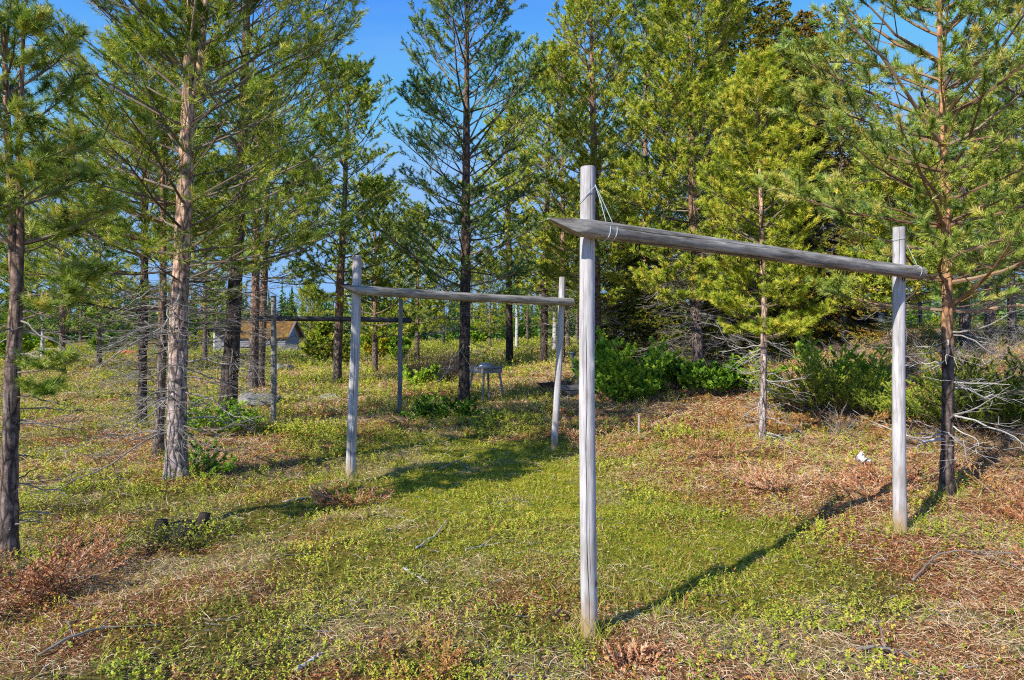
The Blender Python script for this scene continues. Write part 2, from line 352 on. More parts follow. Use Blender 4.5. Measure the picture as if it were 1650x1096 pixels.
# ---------------------------------------------------------------- ground sheet
def make_ground():
    n = 620
    a = 2.6
    ux = np.linspace(-np.arcsinh(700 / a), np.arcsinh(700 / a), n); xs = a * np.sinh(ux)
    uy = np.linspace(-np.arcsinh(60 / a), np.arcsinh(900 / a), n); ys = 5 + a * np.sinh(uy)
    X, Y = np.meshgrid(xs, ys); x = X.ravel(); y = Y.ravel()
    z = H(x, y)
    i = np.arange(n - 1)[:, None]; j = np.arange(n - 1)[None]
    q = np.stack([i * n + j, i * n + j + 1, (i + 1) * n + j + 1, (i + 1) * n + j], -1).reshape(-1, 4)
    ru, st, gr, mo, ri = zones(x, y)
    me = raw_mesh('ground', np.stack([x, y, z], 1), q, 4, {'rust': ru, 'straw': st, 'green': gr, 'mossy': mo}, True)
    m, nt = mat('forest_floor')
    v = mapping(nt)
    fine = noise(nt, v, 42, 7, .8); mid = noise(nt, v, 11, 6, .75)
    base = ramp(nt, fine, [(.38, (.025, .018, .008)), (.5, (.15, .09, .035)), (.62, (.44, .29, .12))])
    grn = ramp(nt, fine, [(.38, (.025, .035, .006)), (.5, (.16, .18, .018)), (.62, (.50, .50, .05))])
    mos = mixc(nt, 1.0, ramp(nt, mid, [(.35, (.22, .26, .02)), (.5, (.46, .46, .035)), (.65, (.74, .56, .07))]), ramp(nt, fine, [(.38, (.3, .3, .3)), (.55, (1.1, 1.1, 1.1))]), 'MULTIPLY')
    str_ = ramp(nt, fine, [(.38, (.10, .06, .025)), (.5, (.52, .38, .17)), (.62, (.84, .66, .36))])
    rus = ramp(nt, fine, [(.38, (.06, .022, .012)), (.5, (.38, .125, .05)), (.62, (.74, .36, .16))])
    c = mixc(nt, attr(nt, 'green'), base, grn)
    c = mixc(nt, attr(nt, 'mossy'), c, mos)
    c = mixc(nt, mth(nt, 'MULTIPLY', attr(nt, 'straw'), .75), c, str_)
    c = mixc(nt, mth(nt, 'MULTIPLY', attr(nt, 'rust'), .85), c, rus)
    out_principled(nt, c, .95, mth(nt, 'ADD', fine, mid), 1.0, .03, spec=.1)
    o = link('ground', me, m); tag(o, kind='structure')
make_ground()

# ---------------------------------------------------------------- ground cover
RNG = np.random.default_rng(7)
def sample_ground(D0, dmin=2.3, dmax=42, dref=4.5, p=1.7, rng=RNG):
    dd = np.linspace(dmin, dmax, 800)
    s = np.maximum(1, dd / dref)
    dens = D0 / s ** p * 2 * .93 * dd
    cum = np.concatenate([[0], np.cumsum((dens[1:] + dens[:-1]) / 2 * np.diff(dd))])
    n = int(cum[-1])
    y = np.interp(rng.random(n) * cum[-1], cum, dd)
    x = (rng.random(n) * 2 - 1) * y * .93
    return x, y, np.maximum(1, y / dref) ** (p / 2)

def leaf_quads(acc, c, d, up, L, Wd, tint):
    """rhombic leaf from c along d, width axis = d x up"""
    s = nrm(np.cross(d, up)) * (Wd / 2)[:, None]
    tip = c + d * L[:, None]; mid = c + d * (L * .5)[:, None] - up * (L * .06)[:, None]
    V = np.stack([c, mid + s, tip, mid - s], 1).reshape(-1, 3)
    n = len(c); acc.add(V, np.arange(4 * n).reshape(-1, 4), 4, np.repeat(tint, 4))

FEET = [(.403, 3.6, .043), (2.955, 5.2, .048), (-1.66, 7.04, .05), (.55, 8.9, .045), (-4.13, 11.8, .05), (-2.15, 13, .05), (-3.45, 7.0, .13), (-3.47, 4.7, .07), (3.85, 6.05, .07), (3.3, 9, .06), (-4.5, 10.8, .18), (-1.0, 13.9, .16), (-4.3, 8.3, .07), (-5.75, 10.6, .09), (-3.3, 6, .0)]
def cover():
    rng = RNG
    # berry shrublets
    x, y, s = sample_ground(1500, dmax=75, p=1.5)
    ru, st, gr, mo, ri = zones(x, y)
    keep = rng.random(len(x)) < np.clip(gr * (.25 + 1.2 * sstep(.38, .56, fbm(x, y, .38, 72))) * 1.2 * (1 - .8 * mo), 0.04, 1); x, y, s, gr, mo, ru = x[keep], y[keep], s[keep], gr[keep], mo[keep], ru[keep]
    n = len(x); z = H(x, y)
    clump = sstep(.38, .68, fbm(x, y, .38, 72)); hgt = (.015 + .05 * rng.random(n) * (.5 + .9 * fbm(x, y, .5, 71)) + .085 * clump * rng.random(n)) * s ** .8 * (1 - .55 * mo)
    base = np.stack([x, y, z], 1); lean = rng.normal(0, .35, (n, 2))
    top = base + np.stack([lean[:, 0] * hgt, lean[:, 1] * hgt, hgt], 1)
    acc = Acc()
    tsprig = np.clip(.46 - .06 * sstep(6, 14, y) + .12 * clump + .5 * (fbm(x, y, .8, 73) - .5) + rng.normal(0, .2, n) + .05 * mo, 0, .80)
    redd = rng.random(n) < .05 + .12 * ru; tsprig = np.where(redd, .9 + .1 * rng.random(n), tsprig)
    for k in range(9):
        t = rng.random(n) * .8 + .25
        c = base + (top - base) * t[:, None]
        az = rng.random(n) * 2 * pi; el = rng.normal(.35, .35, n)
        d = np.stack([np.cos(az) * np.cos(el), np.sin(az) * np.cos(el), np.sin(el)], 1)
        up = nrm(np.stack([-np.cos(az) * np.sin(el), -np.sin(az) * np.sin(el), np.cos(el)], 1) * .7 + SUNV * .9 + rng.normal(0, .3, (n, 3)))
        L = (.007 + .010 * rng.random(n) ** 1.5 + .006 * (vnoise(x, y, .6, 75) > .62)) * s * (1 - .3 * mo)
        leaf_quads(acc, c, d, up, L, L * .62, np.clip(tsprig + rng.normal(0, .05, n), 0, 1))
    o = link('berry_shrublets', acc.mesh('berry_shrublets'), M['shrublet'])
    tag(o, 'low yellow green berry shrublets covering the forest floor', 'ground cover', kind='stuff')
    # green grass
    def blades(name, D0, wfun, length, lie, width, m, label, seed, p=1.7, seg=3, curl=.6):
        r = np.random.default_rng(seed)
        x, y, s = sample_ground(D0, p=p, rng=r)
        w = wfun(x, y, r)
        for fx, fy, fr in FEET:
            ne = int(70 * (1 if fy < 8 else .5)); q_ = r.random(ne) * 2 * pi; rr_ = fr + .005 + .10 * r.random(ne) ** 1.5
            x = np.append(x, fx + rr_ * np.cos(q_)); y = np.append(y, fy + rr_ * np.sin(q_)); s = np.append(s, np.full(ne, max(1, fy / 4.5) ** .85)); w = np.append(w, np.full(ne, 1.0))
        k = r.random(len(x)) < w; x, y, s = x[k], y[k], s[k]
        n = len(x); z = H(x, y)
        az = r.random(n) * 2 * pi; el = np.clip(r.normal(lie, .3, n), .02, 1.5)
        L = length * (.4 + .9 * r.random(n)) * s ** .8; wd = width * s * (.7 + .6 * r.random(n))
        P = np.stack([x, y, z + .004], 1); pts = [P]
        az2 = az.copy(); cz = r.normal(0, .5, n)
        for q in range(seg):
            d = np.stack([np.cos(az2) * np.cos(el), np.sin(az2) * np.cos(el), np.sin(el)], 1)
            P = P + d * (L / seg)[:, None]; pts.append(P); el = el - curl * r.random(n); az2 = az2 + cz * .5
        side = nrm(np.cross(np.stack([np.cos(az) * .8, np.sin(az) * .8, np.full(n, .5)], 1), SUNV + r.normal(0, .45, (n, 3))))
        V = []
        for q, pt in enumerate(pts):
            f = wd * (1 - (q / seg) ** 1.5 * .9) / 2
            V += [pt + side * f[:, None], pt - side * f[:, None]]
        V = np.stack(V, 1)
        V[:, :, 2] = np.maximum(V[:, :, 2], (z + .003)[:, None])
        nv = 2 * (seg + 1)
        q = np.array([[2 * i, 2 * i + 1, 2 * i + 3, 2 * i + 2] for i in range(seg)])
        Fq = (q[None] + (np.arange(n) * nv)[:, None, None]).reshape(-1, 4)
        acc = Acc(); acc.add(V.reshape(-1, 3), Fq, 4, np.repeat(np.clip(r.normal(.48, .3, n), 0, 1), nv))
        o = link(name, acc.mesh(name), m); tag(o, label, 'ground cover', kind='stuff')
    blades('green_grass', 2200, lambda x, y, r: np.clip(.10 + .75 * zones(x, y)[3] + .4 * sstep(.55, .7, fbm(x, y, 1.6, 91)) + .8 * np.exp(-(((x - .85) / .5) ** 2 + ((y - 4.4) / .45) ** 2)), 0, 1) * (1 - .3 * zones(x, y)[4]),
           .042, .95, .0026, M['grass'], 'thin tufts of fresh green grass among the shrublets', 21)
    blades('tall_grass', 520, lambda x, y, r: np.clip(.02 + .28 * sstep(.62, .74, fbm(x, y, 1.1, 95)) + 1.0 * np.exp(-(((x - .85) / .45) ** 2 + ((y - 4.2) / .4) ** 2)), 0, 1),
           .13, 1.25, .003, M['grass'], 'taller green grass blades standing in loose tufts', 29)
    blades('dry_grass', 2300, lambda x, y, r: np.clip(.16 + .95 * zones(x, y)[1] + .25 * zones(x, y)[4], 0, 1) * (1 - .75 * zones(x, y)[3]),
           .085, .35, .0028, M['straw'], 'pale dry grass lying flattened between green patches', 22)
    # needle and leaf litter
    r = np.random.default_rng(23)
    x, y, s = sample_ground(3600, p=1.9, rng=r)
    ru, st, gr, mo, ri = zones(x, y)
    k = r.random(len(x)) < np.clip(.2 + ru * 1.1 - mo * .1, 0, 1); x, y, s = x[k], y[k], s[k]; n = len(x)
    az = r.random(n) * 2 * pi; el = r.normal(.1, .35, n)
    d = np.stack([np.cos(az) * np.cos(el), np.sin(az) * np.cos(el), np.sin(el)], 1)
    up = nrm(np.stack([r.normal(0, .4, n), r.normal(0, .4, n), np.full(n, .6)], 1) + SUNV * .8)
    slim = r.random(n) < .6
    L = np.where(slim, .030, .011) * s * (.5 + r.random(n)); wd = np.where(slim, .0035 * s, L * .6)
    acc = Acc(); c = np.stack([x, y, H(x, y) + .005 + .02 * r.random(n)], 1)
    leaf_quads(acc, c, d, up, L, wd, np.clip(r.normal(.46, .3, n), 0, 1))
    o = link('needle_litter', acc.mesh('needle_litter'), M['litter'])
    tag(o, 'rusty brown needles and small dead leaves littering the ground', 'litter', kind='stuff')
    # fine twigs lying about
    r = np.random.default_rng(24); x, y, s = sample_ground(12, p=1.4, rng=r); n = len(x); z = H(x, y)
    acc = Acc(); az = r.random(n) * 2 * pi; L = .04 + .13 * r.random(n) ** 2; P = np.stack([x, y, z + .015], 1)
    for q in range(4):
        az = az + r.normal(0, .35, n)
        P2 = P + np.stack([np.cos(az), np.sin(az), r.normal(.02, .12, n)], 1) * L[:, None] / 2.2
        P2[:, 2] = np.maximum(P2[:, 2], H(P2[:, 0], P2[:, 1]) + .008)
        f = (1 - q / 5); acc.segs(P, P2, (.0032 * f) * s, (.0032 * (f - .18)) * s, 4, r.random(n)); P = P2
    o = link('fallen_twigs', acc.mesh('fallen_twigs'), M['deadwood']); tag(o, 'small grey fallen twigs strewn over the forest floor', 'twigs', kind='stuff')
cover()

# ---------------------------------------------------------------- trees
SNM, NWM, NBM = 1.6, 1.7, 1.35
def needles(acc, B, D, L, n, nl, nw, rng, spread=(.45, 1.35), tbase=None, flat=0.0):
    S = len(B); n = max(4, int(n * SNM)); nw = nw * NWM; nl = nl * 1.12
    if S == 0: return
    u, v = perps(D)
    L = L * .82; t = rng.random((S, n)) ** .7; ph = rng.random((S, n)) * 2 * pi
    th = spread[0] + (spread[1] - spread[0]) * rng.random((S, n)) * (1.1 - .6 * t)
    c = B[:, None] + D[:, None] * (L[:, None] * t)[..., None]
    per = u[:, None] * np.cos(ph)[..., None] + v[:, None] * np.sin(ph)[..., None]
    nd = D[:, None] * np.cos(th)[..., None] + per * np.sin(th)[..., None]
    if flat: nd[..., 2] *= (1 - flat)
    ln = nl * (.7 + .5 * rng.random((S, n)))
    side = nrm(np.cross(nd, SUNV + rng.normal(0, .55, (S, n, 3)))) * (nw / 2)
    tip = c + nd * ln[..., None]
    V = np.stack([c + side, c - side, tip], 2).reshape(-1, 3)
    tb = rng.normal(.45, .16, S) if tbase is None else tbase
    tint = np.clip(tb[:, None] + rng.normal(0, .10, (S, n)) + .12 * (t - .5), 0, 1)
    acc.add(V, np.arange(S * n * 3).reshape(-1, 3), 3, np.repeat(tint.ravel(), 3))

def interp_poly(P, t):
    """P (n,K,3), t (n,m) -> positions and directions"""
    Kk = P.shape[1] - 1
    f = np.clip(t, 0, .9999) * Kk; i = f.astype(int); fr = f - i
    idx = np.arange(P.shape[0])[:, None]
    a = P[idx, i]; b = P[idx, i + 1]
    return a + (b - a) * fr[..., None], nrm(b - a)

def limb_system(acc_w, acc_n, P0, az, el0, el1, L, r0, rng, m1=12, m2=4, lat=.42, ang=.9, sn=20, nl=.05, nw=.004,
                shoot=.17, t0=.28, droop=0., bare=False, up=.22, kinky=.06, acc_thick=None, tintb=None, dens=1.0):
    n = len(P0); Kp = 8
    pts = [P0]; e = el0.copy(); a = az.copy(); P = P0
    for q in range(Kp - 1):
        f = (q + 1) / (Kp - 1)
        e = el0 + (el1 - el0) * f + rng.normal(0, kinky, n); a = a + rng.normal(0, kinky * 1.2, n)
        P = P + np.stack([np.cos(a) * np.cos(e), np.sin(a) * np.cos(e), np.sin(e)], 1) * (L / (Kp - 1))[:, None]
        pts.append(P)
    B = np.stack(pts, 1)
    tw = rng.random(n)
    for q in range(Kp - 1):
        fa = (1 - q / (Kp - 1)) ** .8; fb = (1 - (q + 1) / (Kp - 1)) ** .8
        acc_w.segs(B[:, q], B[:, q + 1], r0 * fa + .0018, r0 * fb + .0018, 5, tw)
    # laterals
    t = (np.linspace(t0, .97, m1)[None] + rng.normal(0, .02, (n, m1)))
    keep = rng.random((n, m1)) < np.clip(L * 1.5, .35, 1)[:, None] * dens
    C, D = interp_poly(B, t)
    sgn = np.where((np.arange(m1)[None] + rng.integers(0, 2, (n, 1))) % 2 == 0, 1, -1)
    side = nrm(np.cross(D, np.array([0, 0, 1.])) + 1e-6)
    A = ang + rng.normal(0, .15, (n, m1))
    ld = D * np.cos(A)[..., None] + side * (sgn * np.sin(A))[..., None]
    ld[..., 2] += up + rng.normal(0, .18, (n, m1)); ld = nrm(ld)
    LL = (L[:, None] * lat * np.sin(np.clip(1.12 - t, 0, 1) * pi * .62) + .10) * (.6 + .6 * rng.random((n, m1)))
    k = keep.ravel(); C = C.reshape(-1, 3)[k]; ld = ld.reshape(-1, 3)[k]; LL = LL.ravel()[k]; rr = np.repeat(r0, m1)[k]; tl = t.ravel()[k]
    nn = len(C)
    p1 = C + ld * (LL * .5)[:, None] + rng.normal(0, .012, (nn, 3))
    d2 = nrm(ld + np.array([0, 0, 1.]) * (rng.normal(.25 - droop, .15, nn))[:, None]); p2 = p1 + d2 * (LL * .5)[:, None]
    rl = np.minimum(.0065, rr * .45) * np.clip(LL * 2, .4, 1)
    ta = rng.random(nn)
    acc_w.segs(C, p1, rl, rl * .7, 3, ta); acc_w.segs(p1, p2, rl * .7, rl * .3 + .0006, 3, ta)
    LB = np.stack([C, p1, p2], 1)
    # twigs
    if m2:
        t2 = np.linspace(.3, .93, m2)[None] + rng.normal(0, .04, (nn, m2))
        C2, D2 = interp_poly(LB, t2)
        sg = np.where(np.arange(m2)[None] % 2 == 0, 1, -1)
        side = nrm(np.cross(D2, np.array([0, 0, 1.])) + 1e-6)
        A = .75 + rng.normal(0, .2, (nn, m2))
        d3 = D2 * np.cos(A)[..., None] + side * (sg * np.sin(A))[..., None]; d3[..., 2] += up + rng.normal(-droop, .25, (nn, m2)); d3 = nrm(d3)
        L3 = (LL[:, None] * .42 * (1.15 - t2) + .05) * (.6 + .7 * rng.random((nn, m2)))
        C2 = C2.reshape(-1, 3); d3 = d3.reshape(-1, 3); L3 = L3.ravel(); e3 = C2 + d3 * L3[:, None]
        rt = np.full(len(C2), .0022 if not bare else .0026)
        acc_w.segs(C2, e3, rt, rt * .45, 3, np.repeat(ta, m2))
    if bare: return
    tb = lambda k_: np.clip((rng.normal(.56, .26, k_) if tintb is None else rng.normal(min(.9, tintb + .06), .26, k_)), 0, 1)
    if m2:
        fl = np.minimum(L3 + .03, shoot * 1.25)
        needles(acc_n, e3 - d3 * (fl - .02)[:, None], d3, fl, sn, nl, nw, rng, tbase=tb(len(e3)))
    # lateral tips
    fl = np.minimum(LL * .6, shoot * 1.5); needles(acc_n, p2 - d2 * (fl)[:, None], d2, fl + .03, int(sn * 1.5), nl, nw, rng, tbase=tb(nn))
    tipd = nrm(B[:, -1] - B[:, -2]); fl = np.minimum(L * .3, shoot * 1.8)
    needles(acc_n, B[:, -1] - tipd * fl[:, None], tipd, fl + .03, int(sn * 2), nl, nw, rng, tbase=tb(n))

def trunk_mesh(path, k=16, n=60, seed=0, flare=1.5, bumpy=.05):
    p = smooth_path(path, n); rng = np.random.default_rng(seed)
    zrel = (p[:, 2] - p[0, 2]); R = p[:, 3] * (1 + (flare - 1) * np.exp(-zrel / .16))
    g = rng.normal(0, 1, (n, k)); 
    for _ in range(2): g = (g + np.roll(g, 1, 1) + np.roll(g, -1, 1) + np.roll(g, 1, 0)) / 2.6
    root = 1 + .22 * np.exp(-zrel / .12)[:, None] * np.sin(np.arange(k)[None] / k * 2 * pi * 4 + seed)
    acc = Acc(); acc.tube(p[:, :3], R, k, .5, True, lambda t, th: (1 + bumpy * g) * root)
    return acc, p

def conifer(name, label, cat, base, path, crown, R, nb, m1=12, m2=4, sn=20, nl=.05, nw=.004, mats=('bark', 'limb', 'needle'),
            dead=None, seed=1, prof='pine', elev=(.0, 1.0), group=None, shoot=.17, dens=1.0, stems=None, tintb=None, deadmat='deadwood',
            extra=None, k=16, lat=.42, curve=.35, inner=.28, azbias=None, limbscale=1.0, pexp=.62):
    """path: world points (x,y,z,r); crown=(z0,z1) in world z; everything is stored relative to base"""
    nb = int(nb * NBM); rng = np.random.default_rng(seed)
    base = np.array(base, float); root = thing(name, label, cat, base, 0, group)
    P = np.array(path, float); P[:, :3] -= base
    tacc, tp = trunk_mesh(P, k, 70 if k > 10 else 30, seed)
    if stems:
        for st in stems:
            S = np.array(st, float); S[:, :3] -= base; sp = smooth_path(S, 30); tacc.tube(sp[:, :3], sp[:, 3], max(6, k - 4), .5)
    link('trunk', tacc.mesh('trunk', True), M[mats[0]], root)
    def at_z(z, tpp=tp):
        return np.stack([np.interp(z, tpp[:, 2], tpp[:, q]) for q in range(4)], 1)
    aw, an = Acc(), Acc()
    z0, z1 = crown[0] - base[2], crown[1] - base[2]
    s = (np.arange(nb) + rng.random(nb) * .8) / nb
    if prof == 'pine':   # whorls
        nw_ = max(6, nb // 4); s = (np.floor(s * nw_) + .15 * rng.random(nb)) / nw_
    zz = z0 + (z1 - z0) * s; q = at_z(zz)
    az = np.arange(nb) * 2.399 + rng.normal(0, .3, nb)
    if azbias is not None:
        flip = rng.random(nb) < azbias[1]; az = np.where(flip, azbias[0] + rng.normal(0, .7, nb), az)
    if prof == 'pine': LR = R * (np.clip(1 - s, 0, 1) ** pexp * (.72 + .38 * np.sin(np.clip(s * 2.4 + .35, 0, pi))) + .07)
    elif prof == 'round': LR = R * (np.sqrt(np.clip(1 - (s * 1.05 - .12) ** 2, 0.02, 1)) * .95 * np.clip(1.25 - s, 0, 1) + .08)
    else: LR = R * (np.clip(1 - s, 0, 1) ** .72 + .06)
    LR = LR * (.7 + .5 * rng.random(nb))
    if prof == 'spruce': e0 = .25 - .5 * (1 - s) + rng.normal(0, .1, nb); e1 = e0 - .15 + .3 * s
    else:
        e0 = elev[0] + (elev[1] - elev[0]) * s + rng.normal(0, .13, nb); e1 = e0 + curve + rng.normal(0, .1, nb)
    if prof != 'spruce': LR = LR / np.clip(np.cos((e0 + e1) / 2), .62, 1) * (.82 + .36 * np.random.default_rng(seed + 7).random(nb // 4 + 2)[np.arange(nb) // 4])
    r0 = (.006 + .0075 * LR) * limbscale
    limb_system(aw, an, q[:, :3], az, e0, e1, LR, r0, rng, m1, m2, lat, .9 if prof != 'spruce' else .75, sn, nl, nw, shoot, inner,
                droop=.35 if prof == 'spruce' else 0, up=.22 if prof != 'spruce' else -.08, tintb=tintb, dens=dens)
    # leader
    tip = tp[-1, :3]
    if stems:
        for st in stems:
            S = np.array(st, float)[:, :3] - base; nbs = max(8, nb // 4)
            tt = rng.random(nbs) * .9 + .1
            pos = smooth_path(S, 20)[(tt * 19).astype(int)]
            limb_system(aw, an, pos, rng.random(nbs) * 2 * pi, np.full(nbs, .35) + rng.normal(0, .2, nbs), np.full(nbs, .8), R * (.28 + .35 * rng.random(nbs)), np.full(nbs, .006), rng, m1, m2, lat, .9, sn, nl, nw, shoot, inner, tintb=tintb)
    needles(an, np.array([tip - [0, 0, .25]]), np.array([[0, 0, 1.]]), np.array([.3]), sn * 4, nl, nw, rng)
    if extra:   # explicit long limbs: (z, az, el0, el1, L, r)
        E = np.array(extra, float); q = at_z(E[:, 0] - base[2])
        limb_system(aw, an, q[:, :3], E[:, 1], E[:, 2], E[:, 3], E[:, 4], E[:, 5], rng, m1 + 3, m2, lat * .8, .9, sn, nl, nw, shoot, .35, kinky=.09, tintb=tintb)
    link('branches', aw.mesh('branches'), M[mats[1]], root)
    link('crown', an.mesh('crown'), M[mats[2]], root)
    if dead:
        ad = Acc()
        for (d0, d1, nd, Ld, e, mm1, mm2) in dead:
            z = d0 + (d1 - d0) * rng.random(nd) - base[2]; q = at_z(z)
            ll = Ld * (.45 + .75 * rng.random(nd))
            limb_system(ad, None, q[:, :3], rng.random(nd) * 2 * pi, e + rng.normal(0, .22, nd), e - .25 + rng.normal(0, .35, nd), ll,
                        .0035 + .005 * ll, rng, mm1, mm2, .38, .85, bare=True, t0=.12, up=.02, kinky=.16)
        link('dead_branches', ad.mesh('dead_branches'), M[deadmat], root)
    return root

def P2(pts, Y, ground=True):
    """trunk path from photo points [(px,py,r)], first one at the ground"""
    out = []
    for i, (px, py, r) in enumerate(pts):
        w = W(px, py, Y); out.append([w[0], w[1] + 0.0, w[2], r])
    g = h1(out[0][0], out[0][1]); out[0][2] = g - .04
    return out
def zpx(py, Y): return EYE + (HY - py) / F * Y

def tree(name, label, pts, Y, crown_px, R, nb, stems=None, dead=None, extra=None, cat='pine tree', **kw):
    p = P2(pts, Y)
    base = (p[0][0], p[0][1], p[0][2])
    st = [[[*W(a, b, Y + (c[1] if isinstance(c, tuple) else 0)), c[0] if isinstance(c, tuple) else c] for a, b, c in s] for s in stems] if stems else None
    dd = [(zpx(a, Y), zpx(b, Y), *r) for a, b, *r in dead] if dead else None
    ee = [(zpx(a, Y), *r) for a, *r in extra] if extra else None
    return conifer(name, label, cat, base, p, (zpx(crown_px[0], Y), zpx(crown_px[1], Y)), R, nb, stems=st, dead=dd, extra=ee, **kw)

LEFT = pi; RIGHT = 0.0
# left edge pine with two upper stems
tree('pine_tree', 'rough barked young pine at the left edge whose trunk splits into two stems', [(12, 905, .052), (18, 640, .048), (28, 470, .042), (14, 250, .024), (4, 20, .012)], 4.7,
     (400, 30), .62, 20, stems=[[(28, 470, .03), (33, 400, .026), (31, 230, .02), (38, 60, .01)]], seed=11, m1=9, m2=4, sn=46, nl=.05, nw=.0024,
     mats=('bark', 'limb', 'needle_near'), dead=[(860, 480, 22, .42, -.05, 6, 3)], elev=(.1, .8), shoot=.15,
     extra=[(515, -.25, .0, .7, .45, .008), (600, -.1, 0, .3, .4, .006), (640, -.4, .1, .3, .28, .005), (480, .2, .2, .5, .5, .007)], k=20)
# big pale pine
tree('pine_tree', 'tall pine with pale pinkish bark standing in front on the left, forked high up', [(283, 778, .10), (288, 500, .088), (296, 350, .078), (303, 180, .066), (308, 20, .045), (312, -180, .025), (312, -330, .012)], 7.0,
     (455, -320), 1.7, 58, stems=[[(303, 182, .04), (322, 110, .034), (331, 20, .03), (335, -120, .016)]], seed=22, m1=14, m2=4, sn=26, nl=.052, nw=.0034,
     mats=('bark_pale', 'limb', 'needle'), dead=[(700, 400, 40, 1.05, -.08, 10, 3)], elev=(.05, .9), dens=.62, inner=.45, limbscale=.68,
     extra=[(440, 3.3, -.1, .1, 1.6, .011), (480, 2.7, -.1, .2, 1.3, .010), (430, -.3, 0, .3, 1.4, .010), (160, 2.9, .7, .9, 2.2, .017), (120, 3.4, .55, .8, 1.9, .015), (260, 2.6, .75, .35, 1.3, .013), (310, 3.3, .25, .55, 1.7, .013), (160, .2, .5, .75, 2.1, .016), (200, -.2, .45, .65, 2.0, .014), (320, .1, .3, .5, 1.7, .016), (60, .4, .6, .9, 1.9, .014)], k=24)
tree('pine_tree', 'thin orange stemmed pine directly behind the pale pine', [(255, 735, .055), (262, 560, .048), (263, 380, .036), (262, 200, .018)], 8.3, (420, 190), 1.0, 26,
     seed=33, m1=9, m2=4, sn=22, nl=.055, nw=.004, mats=('bark', 'limb_orange', 'needle'), dead=[(700, 460, 22, .7, 0, 8, 3)], dens=.9)
tree('pine_tree', 'short dark trunked pine left of the pale pine, further back', [(228, 690, .07), (232, 480, .06), (234, 300, .045), (236, 110, .015)], 10.6, (500, 105), 1.9, 44,
     seed=34, m1=9, m2=3, sn=20, nl=.06, nw=.0055, mats=('bark_dark', 'limb', 'needle'), dead=[(620, 470, 26, .9, -.1, 9, 3)])
tree('pine_tree', 'thick dark trunked pine behind and right of the pale pine', [(363, 690, .135), (374, 560, .12), (381, 420, .10), (392, 200, .075), (398, 0, .05), (400, -180, .02)], 10.8,
     (430, -170), 1.95, 66, seed=44, m1=13, m2=4, sn=20, nl=.06, nw=.0052, mats=('bark_dark', 'limb', 'needle'), dead=[(600, 450, 26, 1.0, -.05, 10, 4)], elev=(.05, .85), dens=.62, inner=.45, limbscale=.75,
     extra=[(250, .0, .45, .7, 2.3, .024), (150, .2, .55, .8, 2.3, .022), (330, -.2, .2, .5, 2.1, .02)])
tree('pine_tree', 'left one of the twin pines before the grey hut', [(407, 628, .13), (411, 500, .115), (414, 330, .08), (418, 150, .03)], 18, (450, 140), 1.7, 40, seed=51, m1=9, m2=3, sn=15, nl=.08, nw=.010,
     mats=('bark', 'limb', 'needle_blue'), dead=[(560, 450, 24, 1.1, 0, 8, 3)], k=12)
tree('pine_tree', 'right one of the twin pines before the grey hut', [(418, 618, .12), (424, 500, .105), (430, 330, .07), (436, 230, .03)], 19, (450, 215), 1.6, 36, seed=52, m1=9, m2=3, sn=15, nl=.08, nw=.010,
     mats=('bark', 'limb', 'needle'), dead=[(560, 450, 20, 1.0, 0, 8, 3)], k=12)
tree('pine_tree', 'slender pine behind the left post of the middle drying frame', [(543, 617, .135), (547, 480, .12), (555, 330, .08), (563, 120, .02)], 20, (480, 112), 1.75, 56, seed=61, m1=10, m2=3, sn=17, nl=.08, nw=.010,
     mats=('bark', 'limb', 'needle'), dead=[(560, 480, 12, .8, 0, 7, 3)], k=12)
tree('pine_tree', 'dark trunked lone pine in the centre with spreading open branches against the sky', [(747, 657, .115), (750, 450, .105), (751, 300, .085), (752, 100, .05), (753, -60, .015)], 13.9,
     (490, -70), 1.75, 66, pexp=.5, seed=77, m1=12, m2=4, sn=18, nl=.062, nw=.0068, mats=('bark_dark', 'limb', 'needle_blue'), dead=[(600, 440, 26, 1.0, -.1, 9, 3)], elev=(.10, .85), dens=.9, k=14, inner=.36, curve=.35)
tree('pine_tree', 'dark trunked pine behind the small wooden table', [(821, 590, .15), (820, 450, .13), (818, 300, .08), (816, 215, .02)], 26, (470, 205), 2.1, 40, seed=81, m1=9, m2=3, sn=14, nl=.10, nw=.014,
     mats=('bark_dark', 'limb', 'needle_yellow'), k=10)
tree('pine_tree', 'pine behind the beam of the middle frame, near its right post', [(876, 585, .14), (878, 450, .12), (884, 250, .07), (886, 150, .02)], 24, (470, 100), 2.1, 48, seed=82, m1=9, m2=3, sn=15, nl=.10, nw=.013,
     mats=('bark_dark', 'limb', 'needle_yellow'), k=10, dead=[(560, 460, 12, 1.2, 0, 8, 3)])
tree('pine_tree', 'yellowish pine rising behind the top of the nearest post', [(962, 618, .13), (960, 450, .115), (958, 300, .095), (954, 100, .06), (950, -110, .02)], 17,
     (500, -120), 1.7, 78, seed=91, m1=11, m2=4, sn=17, nl=.075, nw=.0085, mats=('bark', 'limb_orange', 'needle_yellow'), dead=[(590, 420, 30, 1.3, 0, 9, 3)], dens=.95, k=12, elev=(.0, .9))
tree('pine_tree', 'bushy pine with dense green crown behind the beam of the nearest frame', [(1127, 610, .115), (1119, 450, .10), (1113, 200, .07), (1110, -110, .02)], 14,
     (500, -115), 1.5, 92, seed=101, m1=12, m2=4, sn=20, nl=.068, nw=.0072, mats=('bark', 'limb', 'needle_yellow'), dead=[(590, 400, 60, 1.25, -.1, 10, 4)], k=14, elev=(.0, .9))
